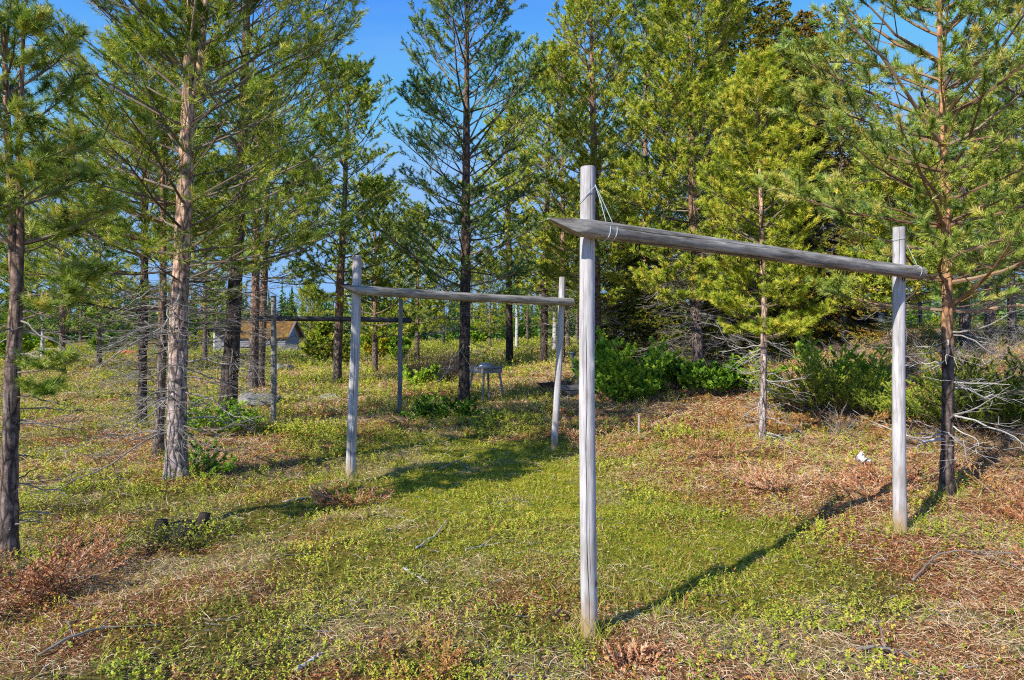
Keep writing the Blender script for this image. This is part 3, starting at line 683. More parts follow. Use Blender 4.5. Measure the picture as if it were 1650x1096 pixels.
tree('pine_tree', 'small slim bright green pine inside the view of the nearest frame', [(1228, 713, .046), (1231, 560, .043), (1231, 480, .038), (1224, 260, .022), (1219, 92, .008)], 9.0,
     (545, 100), .74, 54, seed=111, m1=10, m2=3, sn=32, nl=.055, nw=.0042, mats=('bark_pale', 'limb', 'needle_yellow'), dead=[(700, 540, 30, .5, -.12, 7, 3)], k=12, deadmat='deadwhite', elev=(-.05, 1.0), shoot=.2, tintb=.55)
tree('pine_tree', 'young pine with orange upper trunk beyond the right post of the nearest frame', [(1525, 798, .053), (1528, 650, .049), (1526, 480, .044), (1521, 220, .032), (1513, 0, .02), (1508, -120, .009)], 6.05,
     (500, -110), 1.3, 44, seed=121, m1=9, m2=3, sn=54, nl=.055, nw=.0031, mats=('bark_right', 'limb_orange', 'needle_near'), dead=[(745, 520, 16, .62, -.02, 6, 3)], k=20, deadmat='deadwhite', elev=(.05, .8), shoot=.17, inner=.10, dens=.6,
     extra=[(130, 2.7, .5, .2, 1.3, .012), (230, 3.3, .2, .5, 1.25, .012), (360, 3.0, .05, .35, 1.5, .013), (120, .3, .6, .9, 1.4, .014), (360, .15, .25, .5, 1.3, .01)])
tree('pine_tree', 'pine leaning in from beyond the right edge, mostly out of view', [(1770, 790, .07), (1775, 500, .06), (1765, 150, .04), (1760, -120, .015)], 6.9,
     (430, -110), 1.5, 30, seed=131, m1=9, m2=4, sn=30, nl=.055, nw=.0038, mats=('bark', 'limb_orange', 'needle_near'), dead=[(720, 420, 34, 1.2, 0, 9, 4)], k=14, inner=.35)
# pines on the bank at the right
for i, (px, Y, by, top, r, lab) in enumerate([(1556, 15.5, 556, 190, .12, 'grey trunked pine on the brown bank just right of the orange trunked pine'),
                                         (1592, 18, 545, 260, .08, 'thin pine second on the bank at the right edge'),
                                         (1632, 16.5, 560, 120, .10, 'rightmost pine standing on the brown bank'),
                                         (1484, 22, 536, 200, .06, 'slender far pine seen in the sky gap by the right post')]):
    tree('pine_tree', lab, [(px, by, r), (px - 3, 450, r * .85), (px - 2, top + 60, r * .4), (px, top, .015)], Y, (430, top), 1.6, 34, seed=140 + i, m1=9, m2=3, sn=16, nl=.075, nw=.009,
         mats=('bark_grey', 'limb', 'needle' if i != 1 else 'needle_yellow'), dead=[(540, 380, 46, 1.1, 0, 9, 3)], k=10, tintb=.55)
# spruces in the right middle
tree('spruce_tree', 'dark spruce between the bushy pine and the slim bright pine', [(1196, 590, .12), (1196, 300, .08), (1197, -60, .015)], 19, (540, -60), 2.2, 170, cat='spruce tree', prof='spruce', seed=151, m1=10, m2=3, sn=16, nl=.045, nw=.013, mats=('bark_dark', 'limb', 'spruce'), k=10, shoot=.14, inner=.05, tintb=.42)
tree('spruce_tree', 'spruce with yellowish top directly behind the slim bright pine', [(1248, 575, .12), (1248, 300, .08), (1250, 5, .015)], 17.5, (540, 5), 2.0, 160, cat='spruce tree', prof='spruce', seed=152, m1=12, m2=4, sn=15, nl=.04, nw=.012, mats=('bark_dark', 'limb', 'spruce'), k=10, shoot=.14, inner=.1, tintb=.6)
tree('spruce_tree', 'spruce with brown cone laden top, tallest beside the sky gap', [(1302, 560, .12), (1300, 300, .08), (1296, 25, .015)], 18.5, (530, 25), 2.1, 170, cat='spruce tree', prof='spruce', seed=153, m1=12, m2=4, sn=15, nl=.04, nw=.0125, mats=('bark_dark', 'limb', 'spruce_brown'), k=10, shoot=.14, inner=.1)
tree('spruce_tree', 'narrow greyish spruce rightmost of the spruces, before the dark cabin', [(1357, 545, .10), (1357, 300, .07), (1352, 8, .015)], 17, (430, 8), 1.5, 120, cat='spruce tree', prof='spruce', seed=154, m1=9, m2=3, sn=12, nl=.035, nw=.011, mats=('bark_grey', 'limb', 'spruce'), k=10, shoot=.14, inner=.1, dead=[(500, 300, 40, .9, -.2, 9, 3)])
tree('pine_tree', 'green pine tucked between the yellowish pine and the bushy pine', [(1040, 590, .12), (1040, 300, .08), (1040, -40, .015)], 21, (470, -50), 1.9, 60, seed=155, m1=10, m2=3, sn=15, nl=.09, nw=.012, mats=('bark', 'limb', 'needle_blue'), k=10)

for i, (px, Y, by, top, R_, mt, lab) in enumerate([
    (905, 22, 600, 85, 2.1, 'needle_yellow', 'pine filling the view between the lone centre pine and the yellowish pine'),
    (1070, 24, 585, -30, 2.2, 'needle', 'tall pine seen through the gap left of the bushy pine'),
    (1150, 26, 580, 60, 1.7, 'needle', 'tall pine behind the bushy pine, right of its trunk'),
    (1275, 25, 572, 160, 1.8, 'needle_blue', 'dark pine behind the yellow topped spruce'),
    (1405, 23, 560, 230, 1.5, 'needle', 'pine behind the dark cabin, left of the right post'),
    (1450, 14, 600, 290, 1.3, 'needle_yellow', 'small pine showing behind the top of the right post')]):
    by = by or 630
    tree('pine_tree', lab, [(px, by, .11), (px + 2, 400, .075), (px, top, .015)], Y, (by - 110, top), R_, 56, seed=300 + i, m1=9, m2=3, sn=14, nl=.08, nw=.012,
         mats=('bark', 'limb', mt), dead=[(by - 20, by - 130, 16, 1.0, 0, 8, 3)], k=10)

for i, (px, Y, by, top, R_, lab) in enumerate([
    (1062, 17, 598, 400, 1.2, 'low dark young spruce under the bushy pine, left of its trunk'),
    (1172, 16.5, 590, 385, 1.3, 'low dark young spruce between the bushy pine and the slim pine'),
    (1010, 19, 600, 360, 1.2, 'young spruce behind the bright bush right of the nearest post')]):
    tree('spruce_tree', lab, [(px, by, .07), (px, (by + top) / 2, .04), (px, top, .01)], Y, (by - 4, top), R_, 80, cat='spruce tree', prof='spruce', seed=330 + i, m1=11, m2=4, sn=14, nl=.035, nw=.010,
         mats=('bark_dark', 'limb', 'spruce'), k=8, shoot=.12, inner=.05, tintb=.36)

# background pines: two model trees, copied
def copy_tree(o, loc, rz, sc, label):
    r = o.copy(); COL.objects.link(r); r.location = loc; r.rotation_euler = (0, 0, rz); r.scale = (sc, sc, sc); r['label'] = label
    for ch in list(o.children):
        c = ch.copy(); COL.objects.link(c); c.parent = r
    return r
def bg(label, px, Y, by, top, R, mats, seed, group=None, tintb=None, nb=40):
    return tree('pine_tree', label, [(px, by, .11), (px + 1, (by + top) / 2, .07), (px, top, .015)], Y, (by - (by - top) * .16, top), R, nb, seed=seed, m1=8, m2=3, sn=12, nl=.10, nw=.016, mats=mats, k=8, group=group, tintb=tintb)
GB = 'background pines standing in the meadow behind the frames'
PROT = []
for i, (px, Y, by, top, R, mm, lab) in enumerate([
    (604, 24, 592, 300, 1.8, 'needle', 'middle distance pine seen just left of the dark centre pine crown'),
    (100, 24, 592, 255, 2.0, 'needle_blue', 'middle distance pine near the left edge beyond the double stemmed pine'),
    (330, 30, 575, 250, 2.3, 'needle', 'middle distance pine behind the gap between the pale and dark trunks'),
    (672, 30, 572, 350, 1.8, 'needle_yellow', 'short yellowish pine right of the furthest drying frame')]):
    PROT.append((bg(lab, px, Y, by, top, R, ('bark', 'limb', mm), 200 + i), Y))
BGL = 'one of the small background pines scattered across the far meadow'
for i, (px, Y, sc, rz, src) in enumerate([(160, 30, 1.0, 1, 1), (40, 44, 1.1, .4, 2), (-20, 26, 1.0, 3, 0), (500, 70, 1, 2.5, 0),
                                          (500, 62, .9, .8, 3), (585, 55, 1.0, 4.2, 1), (640, 46, .9, 3.3, 2), (715, 50, .95, 1.6, 0), (760, 60, 1.0, .2, 3), (790, 40, .8, 2.9, 3), (850, 52, 1.0, 5.5, 1),
                                          (915, 34, 1.0, 1.9, 0), (930, 48, 1.1, 4.4, 2), (990, 30, 1.0, 3.6, 0), (1080, 27, 1.1, 2.1, 2), (1160, 30, 1.1, .9, 1), (1420, 33, .75, .5, 3),
                                          (1455, 45, .8, 2.6, 0), (1520, 38, .9, 4, 1), (1600, 30, 1.0, 1.4, 0), (1690, 26, 1.1, 2, 2), (1660, 36, 1.1, 3, 1), (350, 80, 1.2, 1, 0), (60, 60, 1.2, 2, 2), (130, 75, 1.3, 2, 0)]):
    x = (px - CX) / F * Y
    o = copy_tree(PROT[src][0], (x, Y, h1(x, Y) - .05), rz, sc, BGL); o['group'] = GB

sap = []
for i, (px, Y, h_, mt) in enumerate([(640, 30, 1.6, 'leaf'), (505, 34, 1.3, 'needle_yellow'), (560, 28, 1.2, 'needle')]):
    rng = np.random.default_rng(400 + i); x = (px - CX) / F * Y
    root = thing('young_tree', 'one of the small young saplings growing in the far meadow', 'sapling', (x, Y, h1(x, Y)), 0, 'saplings growing in the far meadow')
    aw, an = Acc(), Acc(); nb = 40; zz = h_ * rng.random(nb); pos = np.stack([0 * zz, 0 * zz, zz], 1)
    aw.segs(np.array([[0, 0, -.05]]), np.array([[0, 0, h_]]), np.array([.03]), np.array([.01]), 6)
    limb_system(aw, an, pos, rng.random(nb) * 6.28, np.full(nb, .5), np.full(nb, .9), h_ * .42 * (1.15 - zz / h_), np.full(nb, .008), rng, 6, 2, .4, .8, 8, .09, .04, .15, .15, tintb=.6)
    link('branches', aw.mesh('branches'), M['limb'], root); link('crown', an.mesh('crown'), M[mt], root); sap.append(root)
rng = np.random.default_rng(77)
for i in range(64):
    px = -60 + 1780 * rng.random(); Y = 30 + 55 * rng.random() ** 1.3; x = (px - CX) / F * Y
    if 330 < px < 490 and Y < 62: continue
    o = copy_tree(sap[i % 3], (x, Y, h1(x, Y)), rng.random() * 6, .7 + .9 * rng.random(), sap[0]['label'])

# birch trunks standing in the meadow
def birch(px, by, Y, top, r, label, seed):
    rng = np.random.default_rng(seed); x = (px - CX) / F * Y; z = h1(x, Y)
    root = thing('birch_tree', label, 'birch tree', (x, Y, z))
    acc = Acc(); hh = zpx(top, Y) - z; p = smooth_path([[0, 0, -.05, r], [.03, 0, hh * .4, r * .8], [-.03, 0, hh * .8, r * .5], [.02, 0, hh, r * .15]], 24)
    acc.tube(p[:, :3], p[:, 3], 10); link('trunk', acc.mesh('trunk', True), M['birch'], root)
    aw, an = Acc(), Acc(); nb = 26; s = rng.random(nb); zz = hh * (.35 + .63 * s)
    pos = np.stack([np.interp(zz, p[:, 2], p[:, 0]), np.zeros(nb), zz], 1)
    limb_system(aw, an, pos, rng.random(nb) * 6.28, np.full(nb, .6), np.full(nb, .9), 1.3 * (1.1 - s), np.full(nb, .01), rng, 7, 2, .4, .8, 8, .05, .03, .2, .2)
    link('branches', aw.mesh('branches'), M['limb'], root); link('crown', an.mesh('crown'), M['leaf'], root)
birch(603, 598, 25, 420, .09, 'white birch trunk right behind the left post of the middle frame', 1)
birch(893, 568, 34, 430, .12, 'leaning white birch behind the right post of the middle frame', 2)
birch(832, 560, 38, 440, .10, 'white birch beside the dark trunk behind the table', 3)
birch(68, 556, 34, 470, .10, 'thin birch just right of the double stemmed pine, far back', 4)

# distant forest: one mass
def far_forest():
    rng = np.random.default_rng(5); acc = Acc()
    for band, (Y0, Y1, cnt) in enumerate([(120, 170, 900), (170, 240, 900)]):
        Y = Y0 + (Y1 - Y0) * rng.random(cnt); x = (rng.random(cnt) * 2 - 1) * Y * 1.15
        z = H(x, Y); hh = (5 + 6 * rng.random(cnt)) * (1 if band == 0 else 1.0)
        for k in range(26):
            t = k / 25; nL = 5
            r = (1 - t) ** .8 * hh * .16 + .05
            az = rng.random((cnt, nL)) * 2 * pi
            rr = r[:, None] * (.5 + .7 * rng.random((cnt, nL)))
            c = np.stack([x, Y, z + hh * (.06 + .94 * t)], 1)[:, None]
            tip = c + np.stack([np.cos(az) * rr, np.sin(az) * rr, -.25 * rr + rng.random((cnt, nL)) * .3], -1)
            sd = np.stack([-np.sin(az), np.cos(az), np.zeros_like(az)], -1) * (.35 * rr)[..., None]
            up = np.array([0, 0, .45])
            V = np.stack([c + sd * .6 + up, c - sd * .6 - up * .3, tip], 2).reshape(-1, 3)
            acc.add(V, np.arange(cnt * nL * 3).reshape(-1, 3), 3, np.repeat(np.clip(rng.normal(.4, .2, cnt * nL), 0, 1), 3))
    o = link('distant_forest', acc.mesh('distant_forest'), M['needle_blue']); tag(o, 'low dark conifer forest along the far horizon', 'forest', kind='stuff')
far_forest()

# ---------------------------------------------------------------- bushes
def bush(name, label, cat, px, py, Y, w, h, n, m, leafy=True, seed=1, sn=10, nl=.03, nw=.02, dens=1.0, limb='limb', el=(.3, 1.2), tintb=None, m1=9, m2=3, group=None, bare=False, shoot=.14):
    rng = np.random.default_rng(seed); x = (px - CX) / F * Y; z = h1(x, Y)
    root = thing(name, label, cat, (x, Y, z), 0, group)
    aw, an = Acc(), Acc()
    base = np.stack([rng.normal(0, w * .22, n), rng.normal(0, w * .22, n), np.full(n, -.03)], 1)
    el0 = el[0] + (el[1] - el[0]) * rng.random(n); L = (w * .62 * np.cos(el0) + h * np.sin(el0)) * (.6 + .5 * rng.random(n))
    limb_system(aw, an, base, np.arctan2(base[:, 1], base[:, 0]) + rng.normal(0, .5, n), el0, el0 + rng.normal(.15, .2, n), L, np.full(n, .004) + .004 * L, rng, m1, m2, .34, .8, sn, nl, nw, shoot, .15, bare=bare, tintb=tintb, dens=dens, kinky=.12)
    link('branches', aw.mesh('branches'), M[limb], root)
    if not bare: link('crown', an.mesh('crown'), M[m], root)
    return root
bush('leafy_bush', 'bright green deciduous bush just right of the nearest post, left half of the thicket', 'bush', 1005, 640, 12.3, .7, 1.2, 26, 'leaf', seed=3, sn=9, nl=.045, nw=.035, limb='limb', shoot=.2, tintb=.72)
bush('leafy_bush', 'darker green deciduous bush in the thicket under the bushy pine', 'bush', 1085, 632, 13.2, .7, .32, 16, 'leaf', seed=4, sn=9, nl=.045, nw=.035, tintb=.4, shoot=.2)
bush('leafy_bush', 'low green bush at the foot of the bushy pine', 'bush', 1150, 650, 12.4, 1.1, .28, 24, 'leaf', seed=5, sn=8, nl=.04, nw=.03, tintb=.3, el=(.2, .9))
bush('juniper_bush', 'soft bright green juniper behind the slim pine, left of its neighbour', 'juniper', 1300, 690, 10.8, .9, .75, 26, 'juniper', seed=6, sn=22, nl=.022, nw=.006, tintb=.9)
bush('juniper_bush', 'spreading juniper between the slim pine and the right post', 'juniper', 1385, 690, 10.6, 1.0, .7, 28, 'juniper', seed=7, sn=22, nl=.022, nw=.006, tintb=.72)
bush('juniper_bush', 'dark juniper behind the right post', 'juniper', 1465, 690, 9.8, .7, .5, 22, 'juniper', seed=8, sn=22, nl=.022, nw=.006, tintb=.55)
bush('juniper_bush', 'broad dark juniper right of the orange trunked pine', 'juniper', 1590, 700, 9.0, 1.3, .7, 44, 'juniper', seed=9, sn=22, nl=.022, nw=.006, tintb=.55)
bush('juniper_bush', 'green juniper at the far right edge', 'juniper', 1680, 690, 8.6, 1.0, .75, 34, 'juniper', seed=10, sn=22, nl=.022, nw=.006, tintb=.35)
bush('leafy_bush', 'small bright bush among the junipers near the right post', 'bush', 1350, 640, 11.4, .5, .95, 16, 'leaf', seed=12, sn=9, nl=.035, nw=.025, tintb=.8)
bush('dead_bush', 'dark brown leafless bush left of the centre pine', 'bush', 695, 605, 20, 1.6, .75, 60, None, seed=13, bare=True, limb='bark_dark', m1=12, m2=5)
bush('leafy_bush', 'tiny green sapling clump in front of the dead bush', 'bush', 683, 612, 19, .5, .4, 12, 'leaf', seed=14, sn=7, nl=.06, nw=.045, tintb=.8)
bush('leafy_bush', 'small green sapling at the right foot of the pale pine', 'bush', 312, 772, 7.1, .25, .42, 12, 'leaf', seed=15, sn=7, nl=.028, nw=.018, m1=6, m2=2)
bush('leafy_bush', 'green berry bush clump at the foot of the thick dark pine', 'bush', 345, 700, 10, .7, .3, 22, 'leaf', seed=16, sn=8, nl=.03, nw=.02, tintb=.6)
bush('dead_bush', 'rusty dry branch with orange needles lying before the junipers', 'bush', 1305, 705, 9.6, 1.2, .12, 12, 'dead_needles', seed=17, sn=16, nl=.03, nw=.004, el=(.05, .3), limb='limb_orange')
bush('dead_bush', 'brown dead brush at the right edge below the junipers', 'bush', 1610, 745, 7.6, 1.1, .22, 26, 'dead_needles', seed=18, bare=True, limb='limb_orange', el=(.1, .6), m1=10, m2=3)
bush('dead_bush', 'pale dry brush in front of the spreading juniper', 'bush', 1345, 715, 9.2, .8, .28, 10, None, seed=19, bare=True, limb='deadwood', el=(.2, .9), m1=9, m2=3)
bush('dead_bush', 'tangle of grey branches on the bank behind the right post', 'bush', 1420, 585, 13.2, 2.0, .5, 20, None, seed=20, bare=True, limb='deadwood', el=(.05, .8), m1=10, m2=4)
bush('dead_bush', 'grey brush pile on the bank behind the orange trunked pine', 'bush', 1560, 590, 12.6, 2.2, .45, 20, None, seed=25, bare=True, limb='deadwood', el=(.05, .8), m1=10, m2=4)
bush('dead_bush', 'reddish low heather clump beside the double stemmed pine', 'bush', 75, 930, 4.3, .5, .1, 22, 'litter', seed=26, sn=14, nl=.014, nw=.004, el=(.1, .6), limb='limb_orange')
bush('dead_bush', 'tangle of dry dark twigs and grass around the rotten stump', 'bush', 300, 872, 5.1, .34, .07, 18, 'shrublet', seed=31, sn=4, nl=.012, nw=.006, el=(.1, .7), limb='bark_dark', tintb=.1)
bush('leafy_bush', 'low dark berry bush under the centre pine', 'bush', 720, 690, 12.3, .8, .13, 16, 'leaf', seed=27, sn=8, nl=.035, nw=.025, tintb=.15, el=(.1, .7))

for i, (x_, y_, w_, h_, mt, tb_) in enumerate([(3.15, 6.15, .5, .13, 'litter', .5), (3.65, 6.6, .55, .14, 'litter', .4), (2.6, 6.6, .5, .10, 'litter', .7), (4.35, 6.0, .6, .14, 'dead_needles', .5), (4.2, 5.2, .5, .10, 'litter', .35),
        (1.2, 8.6, .8, .10, 'litter', .6), (2.4, 8.3, .7, .12, 'litter', .45), (-1.5, 6.3, .5, .08, 'litter', .6), (-3.0, 4.0, .45, .08, 'litter', .4), (3.6, 4.2, .5, .09, 'litter', .5), (.62, 3.25, .12, .03, 'litter', .5), (-.4, 3.2, .25, .05, 'dead_needles', .5)]):
    px_ = CX + x_ / y_ * F
    bush('heather_clump', ['rusty heather clump just left of the right post of the nearest frame', 'rusty heather mound behind the right post', 'low pinkish heather patch near the white paper', 'orange brown heath clump at the foot of the orange trunked pine', 'dark red heather at the right edge of the picture',
        'brown heather patch by the thin wooden stake', 'reddish heather patch before the slim bright pine', 'reddish tuft beside the left post of the middle frame', 'dark rusty tuft at the lower left, before the stump', 'rusty tuft at the lower right by the long bare branch', 'brown tuft at the very foot of the nearest post', 'orange tuft at the bottom centre left of the nearest post'][i],
        'heather', px_, 0, y_, w_ * .8, h_ * .5, 22, mt, seed=60 + i, sn=12, nl=.014, nw=.004, el=(.05, .6), limb='limb_orange', tintb=tb_, m1=7, m2=3, group='rusty heather clumps')

# ---------------------------------------------------------------- drying frames
def wood_pole(L, r0, r1, seed, cracks, n=150, k=72, point=None):
    """pole along +z from 0 to L"""
    rng = np.random.default_rng(seed)
    t = np.linspace(0, 1, n)[:, None]; th = (np.arange(k) / k * 2 * pi)[None]
    R = r0 + (r1 - r0) * t + 0 * th
    R = R * (1 + .012 * np.sin(2 * th + 3 * t + seed) + .008 * np.sin(3 * th - 7 * t) + .003 * rng.normal(0, 1, (n, k)))
    R = R * (1 + .02 * np.sin(t * 17 + seed) * np.cos(th - 1))
    for _ in range(6):  # knots: small swellings
        tk, ak = rng.random(), rng.random() * 2 * pi
        dd = np.angle(np.exp(1j * (th - ak))); R = R + .005 * np.exp(-((t - tk) * L / .03) ** 2 - (dd * r0 / .016) ** 2)
    tint = np.ones((n, k))
    for (a0, c0, c1, depth, wd) in cracks:
        ac = a0 + .10 * np.sin(t * 9 + seed) + .05 * np.sin(t * 31 + a0)
        dd = np.abs(np.angle(np.exp(1j * (th - ac)))) * r0
        env = sstep(c0, c0 + .06, t) * (1 - sstep(c1 - .06, c1, t))
        g = np.exp(-(dd / wd) ** 2) * env
        R = R - depth * g; tint = tint * (1 - .95 * np.exp(-(dd / (wd * .9)) ** 2) * env)
    wob = np.stack([.006 * np.sin(t[:, 0] * 5 + seed), .006 * np.cos(t[:, 0] * 4 + seed), t[:, 0] * L], 1)
    V = wob[:, None] + np.stack([np.cos(th) * R, np.sin(th) * R, 0 * R], -1)
    if point:   # wedge cut tip at the z=0 end: length pl, flat to a blunt edge held to the +x side
        pl = point
        z = V[..., 2]; f = np.clip(z / pl, 0, 1)
        lim_lo = -r0 * (-.55 + 1.6 * f)      # underside plane rises toward the tip
        V[..., 0] = np.where(z < pl, np.maximum(V[..., 0], np.where(f < 1, lim_lo, -9)), V[..., 0])
        V[..., 1] = np.where(z < pl, np.clip(V[..., 1], -r0 * (.30 + .75 * f), r0 * (.30 + .75 * f)), V[..., 1])
        V[..., 0] = np.where(z < pl, np.minimum(V[..., 0], r0 * (.75 + .3 * f)), V[..., 0])
    i = np.arange(n - 1)[:, None]; j = np.arange(k)[None]
    q = np.stack([i * k + j, i * k + (j + 1) % k, (i + 1) * k + (j + 1) % k, (i + 1) * k + j], -1).reshape(-1, 4)
    acc = Acc(); acc.add(V.reshape(-1, 3), q, 4, tint.ravel())
    for e in (0, n - 1):
        c = V[e].mean(0); ring = V[e]; jj = np.arange(k)
        inner = c + (ring - c) * .93 + np.array([0, 0, (.004 if e else -.004)])
        vv = np.concatenate([ring, inner, c[None] + np.array([[0, 0, (.003 if e else -.003)]])])
        f4 = np.stack([jj, (jj + 1) % k, k + (jj + 1) % k, k + jj], 1); f3 = np.stack([k + jj, k + (jj + 1) % k, np.full(k, 2 * k)], 1)
        if e == 0: f4 = f4[:, ::-1]; f3 = f3[:, ::-1]
        b = acc.n; acc.add(vv, f4, 4, .8); acc.F[3].append(f3 + b)
    return acc
def orient(o, p0, p1, up=(0, 0, 1)):
    from mathutils import Matrix, Vector
    z = (Vector(p1) - Vector(p0)).normalized(); x = Vector(up); x = (x - z * x.dot(z)).normalized(); y = z.cross(x)
    R = Matrix((x, y, z)).transposed(); o.rotation_euler = R.to_euler(); o.location = p0
def rack(label, A, B, zA, zB, ra, rb, bz, over, side, br, lean, seed, ms, n_hooks, ropes, hi=True):
    """A,B post foot xy; zA,zB top heights; bz beam z at A and B; side=+1 beam on the camera side"""
    A = np.array(A, float); B = np.array(B, float)
    gA, gB = h1(*A), h1(*B)
    root = thing('drying_rack', label, 'pole frame', (A[0], A[1], gA)); o3 = np.array([A[0], A[1], gA])
    res = (260, 240) if hi else (60, 24)
    for (Q, g, zt, r, ln, sd) in ((A, gA, zA, ra, lean[0], seed), (B, gB, zB, rb, lean[1], seed + 1)):
        p0 = np.array([Q[0], Q[1], g - .05]); p1 = np.array([Q[0] + ln[0], Q[1] + ln[1], zt])
        L = np.linalg.norm(p1 - p0)
        camang = math.atan2(-Q[1], -Q[0])
        cr = [(camang - .05, .02, .66, .010, .0015), (camang + .45, .8, 1.05, .006, .0010), (camang + .3, .12, .3, .004, .0008), (camang - .55, .5, .8, .004, .0008), (camang + 2.5, .2, .9, .01, .002)] if sd % 2 == 0 else \
             [(camang + .1, .80, 1.08, .010, .0016), (camang + .3, .45, .62, .004, .0009)]
        # pole's own frame: x axis of the pole points to world x when unrotated
        acc = wood_pole(L, r * 1.06, r * .97, sd, cr, *res)
        ob = link('post', acc.mesh('post', True), M[ms[0]], root); orient(ob, p0 - o3, p1 - o3, (1, 0, 0))
    u = (B - A) / np.linalg.norm(B - A); nrmv = np.array([u[1], -u[0]]) * side
    def on(s, extra=0):   # point on beam axis at distance s from A
        l = np.linalg.norm(B - A); f = s / l
        offA = (ra + br) * .80; p = A + u * s + nrmv * (offA + extra)
        mid = np.array(lean[0]) * .85
        return np.array([p[0] + mid[0], p[1] + mid[1], bz[0] + (bz[1] - bz[0]) * f])
    l = np.linalg.norm(B - A)
    p0 = on(-over[0]); p1 = on(l + over[1]); L = np.linalg.norm(p1 - p0)
    acc = wood_pole(L, br * .98, br * 1.04, seed + 5, [(2.6, .06, .95, .008, .0018), (-2.0, .3, 1.02, .010, .0022), (1.2, .1, .5, .006, .0016)], *((260, 110) if hi else (70, 24)), point=over[2])
    # reorder to beam material axes: the pole's z is the grain, so map generated axes by a small remap on the mesh
    bm_ = acc.mesh('beam', True)
    ob = link('beam', bm_, M[ms[1]], root); orient(ob, p0 - o3, p1 - o3, (0, 0, 1))
    ud = (p1 - p0) / L
    for i in range(n_hooks):
        s = l * (.10 + .88 * i / max(1, n_hooks - 1)) + .02 * math.sin(i * 7)
        c = on(s) - o3 - np.array([0, 0, br * .93])
        a_ = np.linspace(0, 1.35 * pi, 12); rr = .015
        hk = np.stack([-u[0] * (rr - rr * np.cos(a_)), -u[1] * (rr - rr * np.cos(a_)), -.022 - rr * np.sin(a_)], 1)
        P = np.concatenate([[[0, 0, .015], [0, 0, -.008]], hk]) + c
        ac = Acc(); ac.tube(P, .0032, 6); link('hook', ac.mesh('hook', True), M['hook'], root)
    def loop(center, r, tilt, n=40):
        """ring round the beam"""
        e1 = np.array([nrmv[0], nrmv[1], 0]); e2 = np.array([0, 0, 1.])
        a_ = np.linspace(0, 2 * pi, n); return center + (np.cos(a_)[:, None] * e1 + np.sin(a_)[:, None] * e2) * r + ud[None] * (tilt * np.sin(a_))[:, None]
    def post_pt(Q, g, zt, ln, z):
        f = (z - g) / (zt - g); return np.array([Q[0] + ln[0] * f, Q[1] + ln[1] * f, z])
    for kind in ropes:
        if kind == 'A' or kind == 'B':
            Q, g, zt, r, ln, s0 = (A, gA, zA, ra, lean[0], 0) if kind == 'A' else (B, gB, zB, rb, lean[1], l)
            bz_ = on(s0)[2]
            hang = post_pt(Q, g, zt, ln, bz_ + (zt - bz_) * (.72 if kind == 'A' else .78))
            ac = Acc()
            ur = np.array([u[0], u[1], 0]); nv = np.array([nrmv[0], nrmv[1], 0])
            nail = hang + (ur * .45 + nv * .9) * r * 1.06 if kind == 'A' else hang + ur * r * 1.04 + nv * .01
            d1, d2 = (.055, .10) if kind == 'A' else (.085, .09)
            for dd_ in ((d1, d2) if kind == 'A' else (d2,)):
                tgt = on(s0 + dd_) + np.array([0, 0, br * 1.05])
                tgt2 = tgt + nv * br * .3
                ac.tube(smooth_path(np.array([[*(nail), .0022], [*((nail + tgt2) / 2 + ur * .006 - np.array([0, 0, .006])), .0022], [*tgt2, .0022]]), 14)[:, :3], .0021, 6)
                ac.tube(loop(on(s0 + dd_), br * 1.07, .008), .0023, 6)
            # round the post, slanting down on the near side
            a_ = np.linspace(0, 2 * pi, 40)
            ring = hang + (np.cos(a_)[:, None] * ur + np.sin(a_)[:, None] * nv) * r * 1.07 + np.array([0, 0, 1.])[None] * ((np.cos(a_ - .5) - 1) * (.045 if kind == 'A' else .01))[:, None]
            ac.tube(ring, .0019, 6)
            me = ac.mesh('rope', True); v = np.zeros(len(me.vertices) * 3); me.vertices.foreach_get('co', v); v = v.reshape(-1, 3) - o3; me.vertices.foreach_set('co', v.ravel())
            link('rope', me, M['rope'], root)
    return root
# beam material uses grain along local z as well
for b in ('beam', 'beam_shade_tint'):
    for nd in M[b].node_tree.nodes:
        if nd.type == 'MAPPING' and nd.inputs['Scale'].default_value[0] < 2 and nd.inputs['Scale'].default_value[1] > 10: nd.inputs['Scale'].default_value = (30, 30, 1.2)
rack('nearest grey pole frame with a pointed beam tied by pale rope, hooks underneath', (.403, 3.6), (2.955, 5.2), 2.435, 2.347, .041, .045, (2.092, 2.012), (.30, .17, .22), 1, .047,
     ((-.005, 0), (-.01, 0)), 2, ('post', 'beam'), 14, ('A', 'B'))
rack('middle weathered pole frame with slightly leaning posts, behind the nearest one', (-1.66, 7.04), (.55, 8.9), 2.32, 2.232, .048, .042, (1.965, 1.905), (.20, .17, .2), 1, .05,
     ((.06, 0), (.11, 0)), 4, ('post', 'beam'), 0, ())
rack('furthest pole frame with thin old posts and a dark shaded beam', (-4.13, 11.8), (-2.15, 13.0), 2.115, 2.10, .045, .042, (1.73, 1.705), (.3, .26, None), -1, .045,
     ((.02, 0), (.04, 0)), 6, ('post_old', 'beam_shade_tint'), 0, (), hi=False)

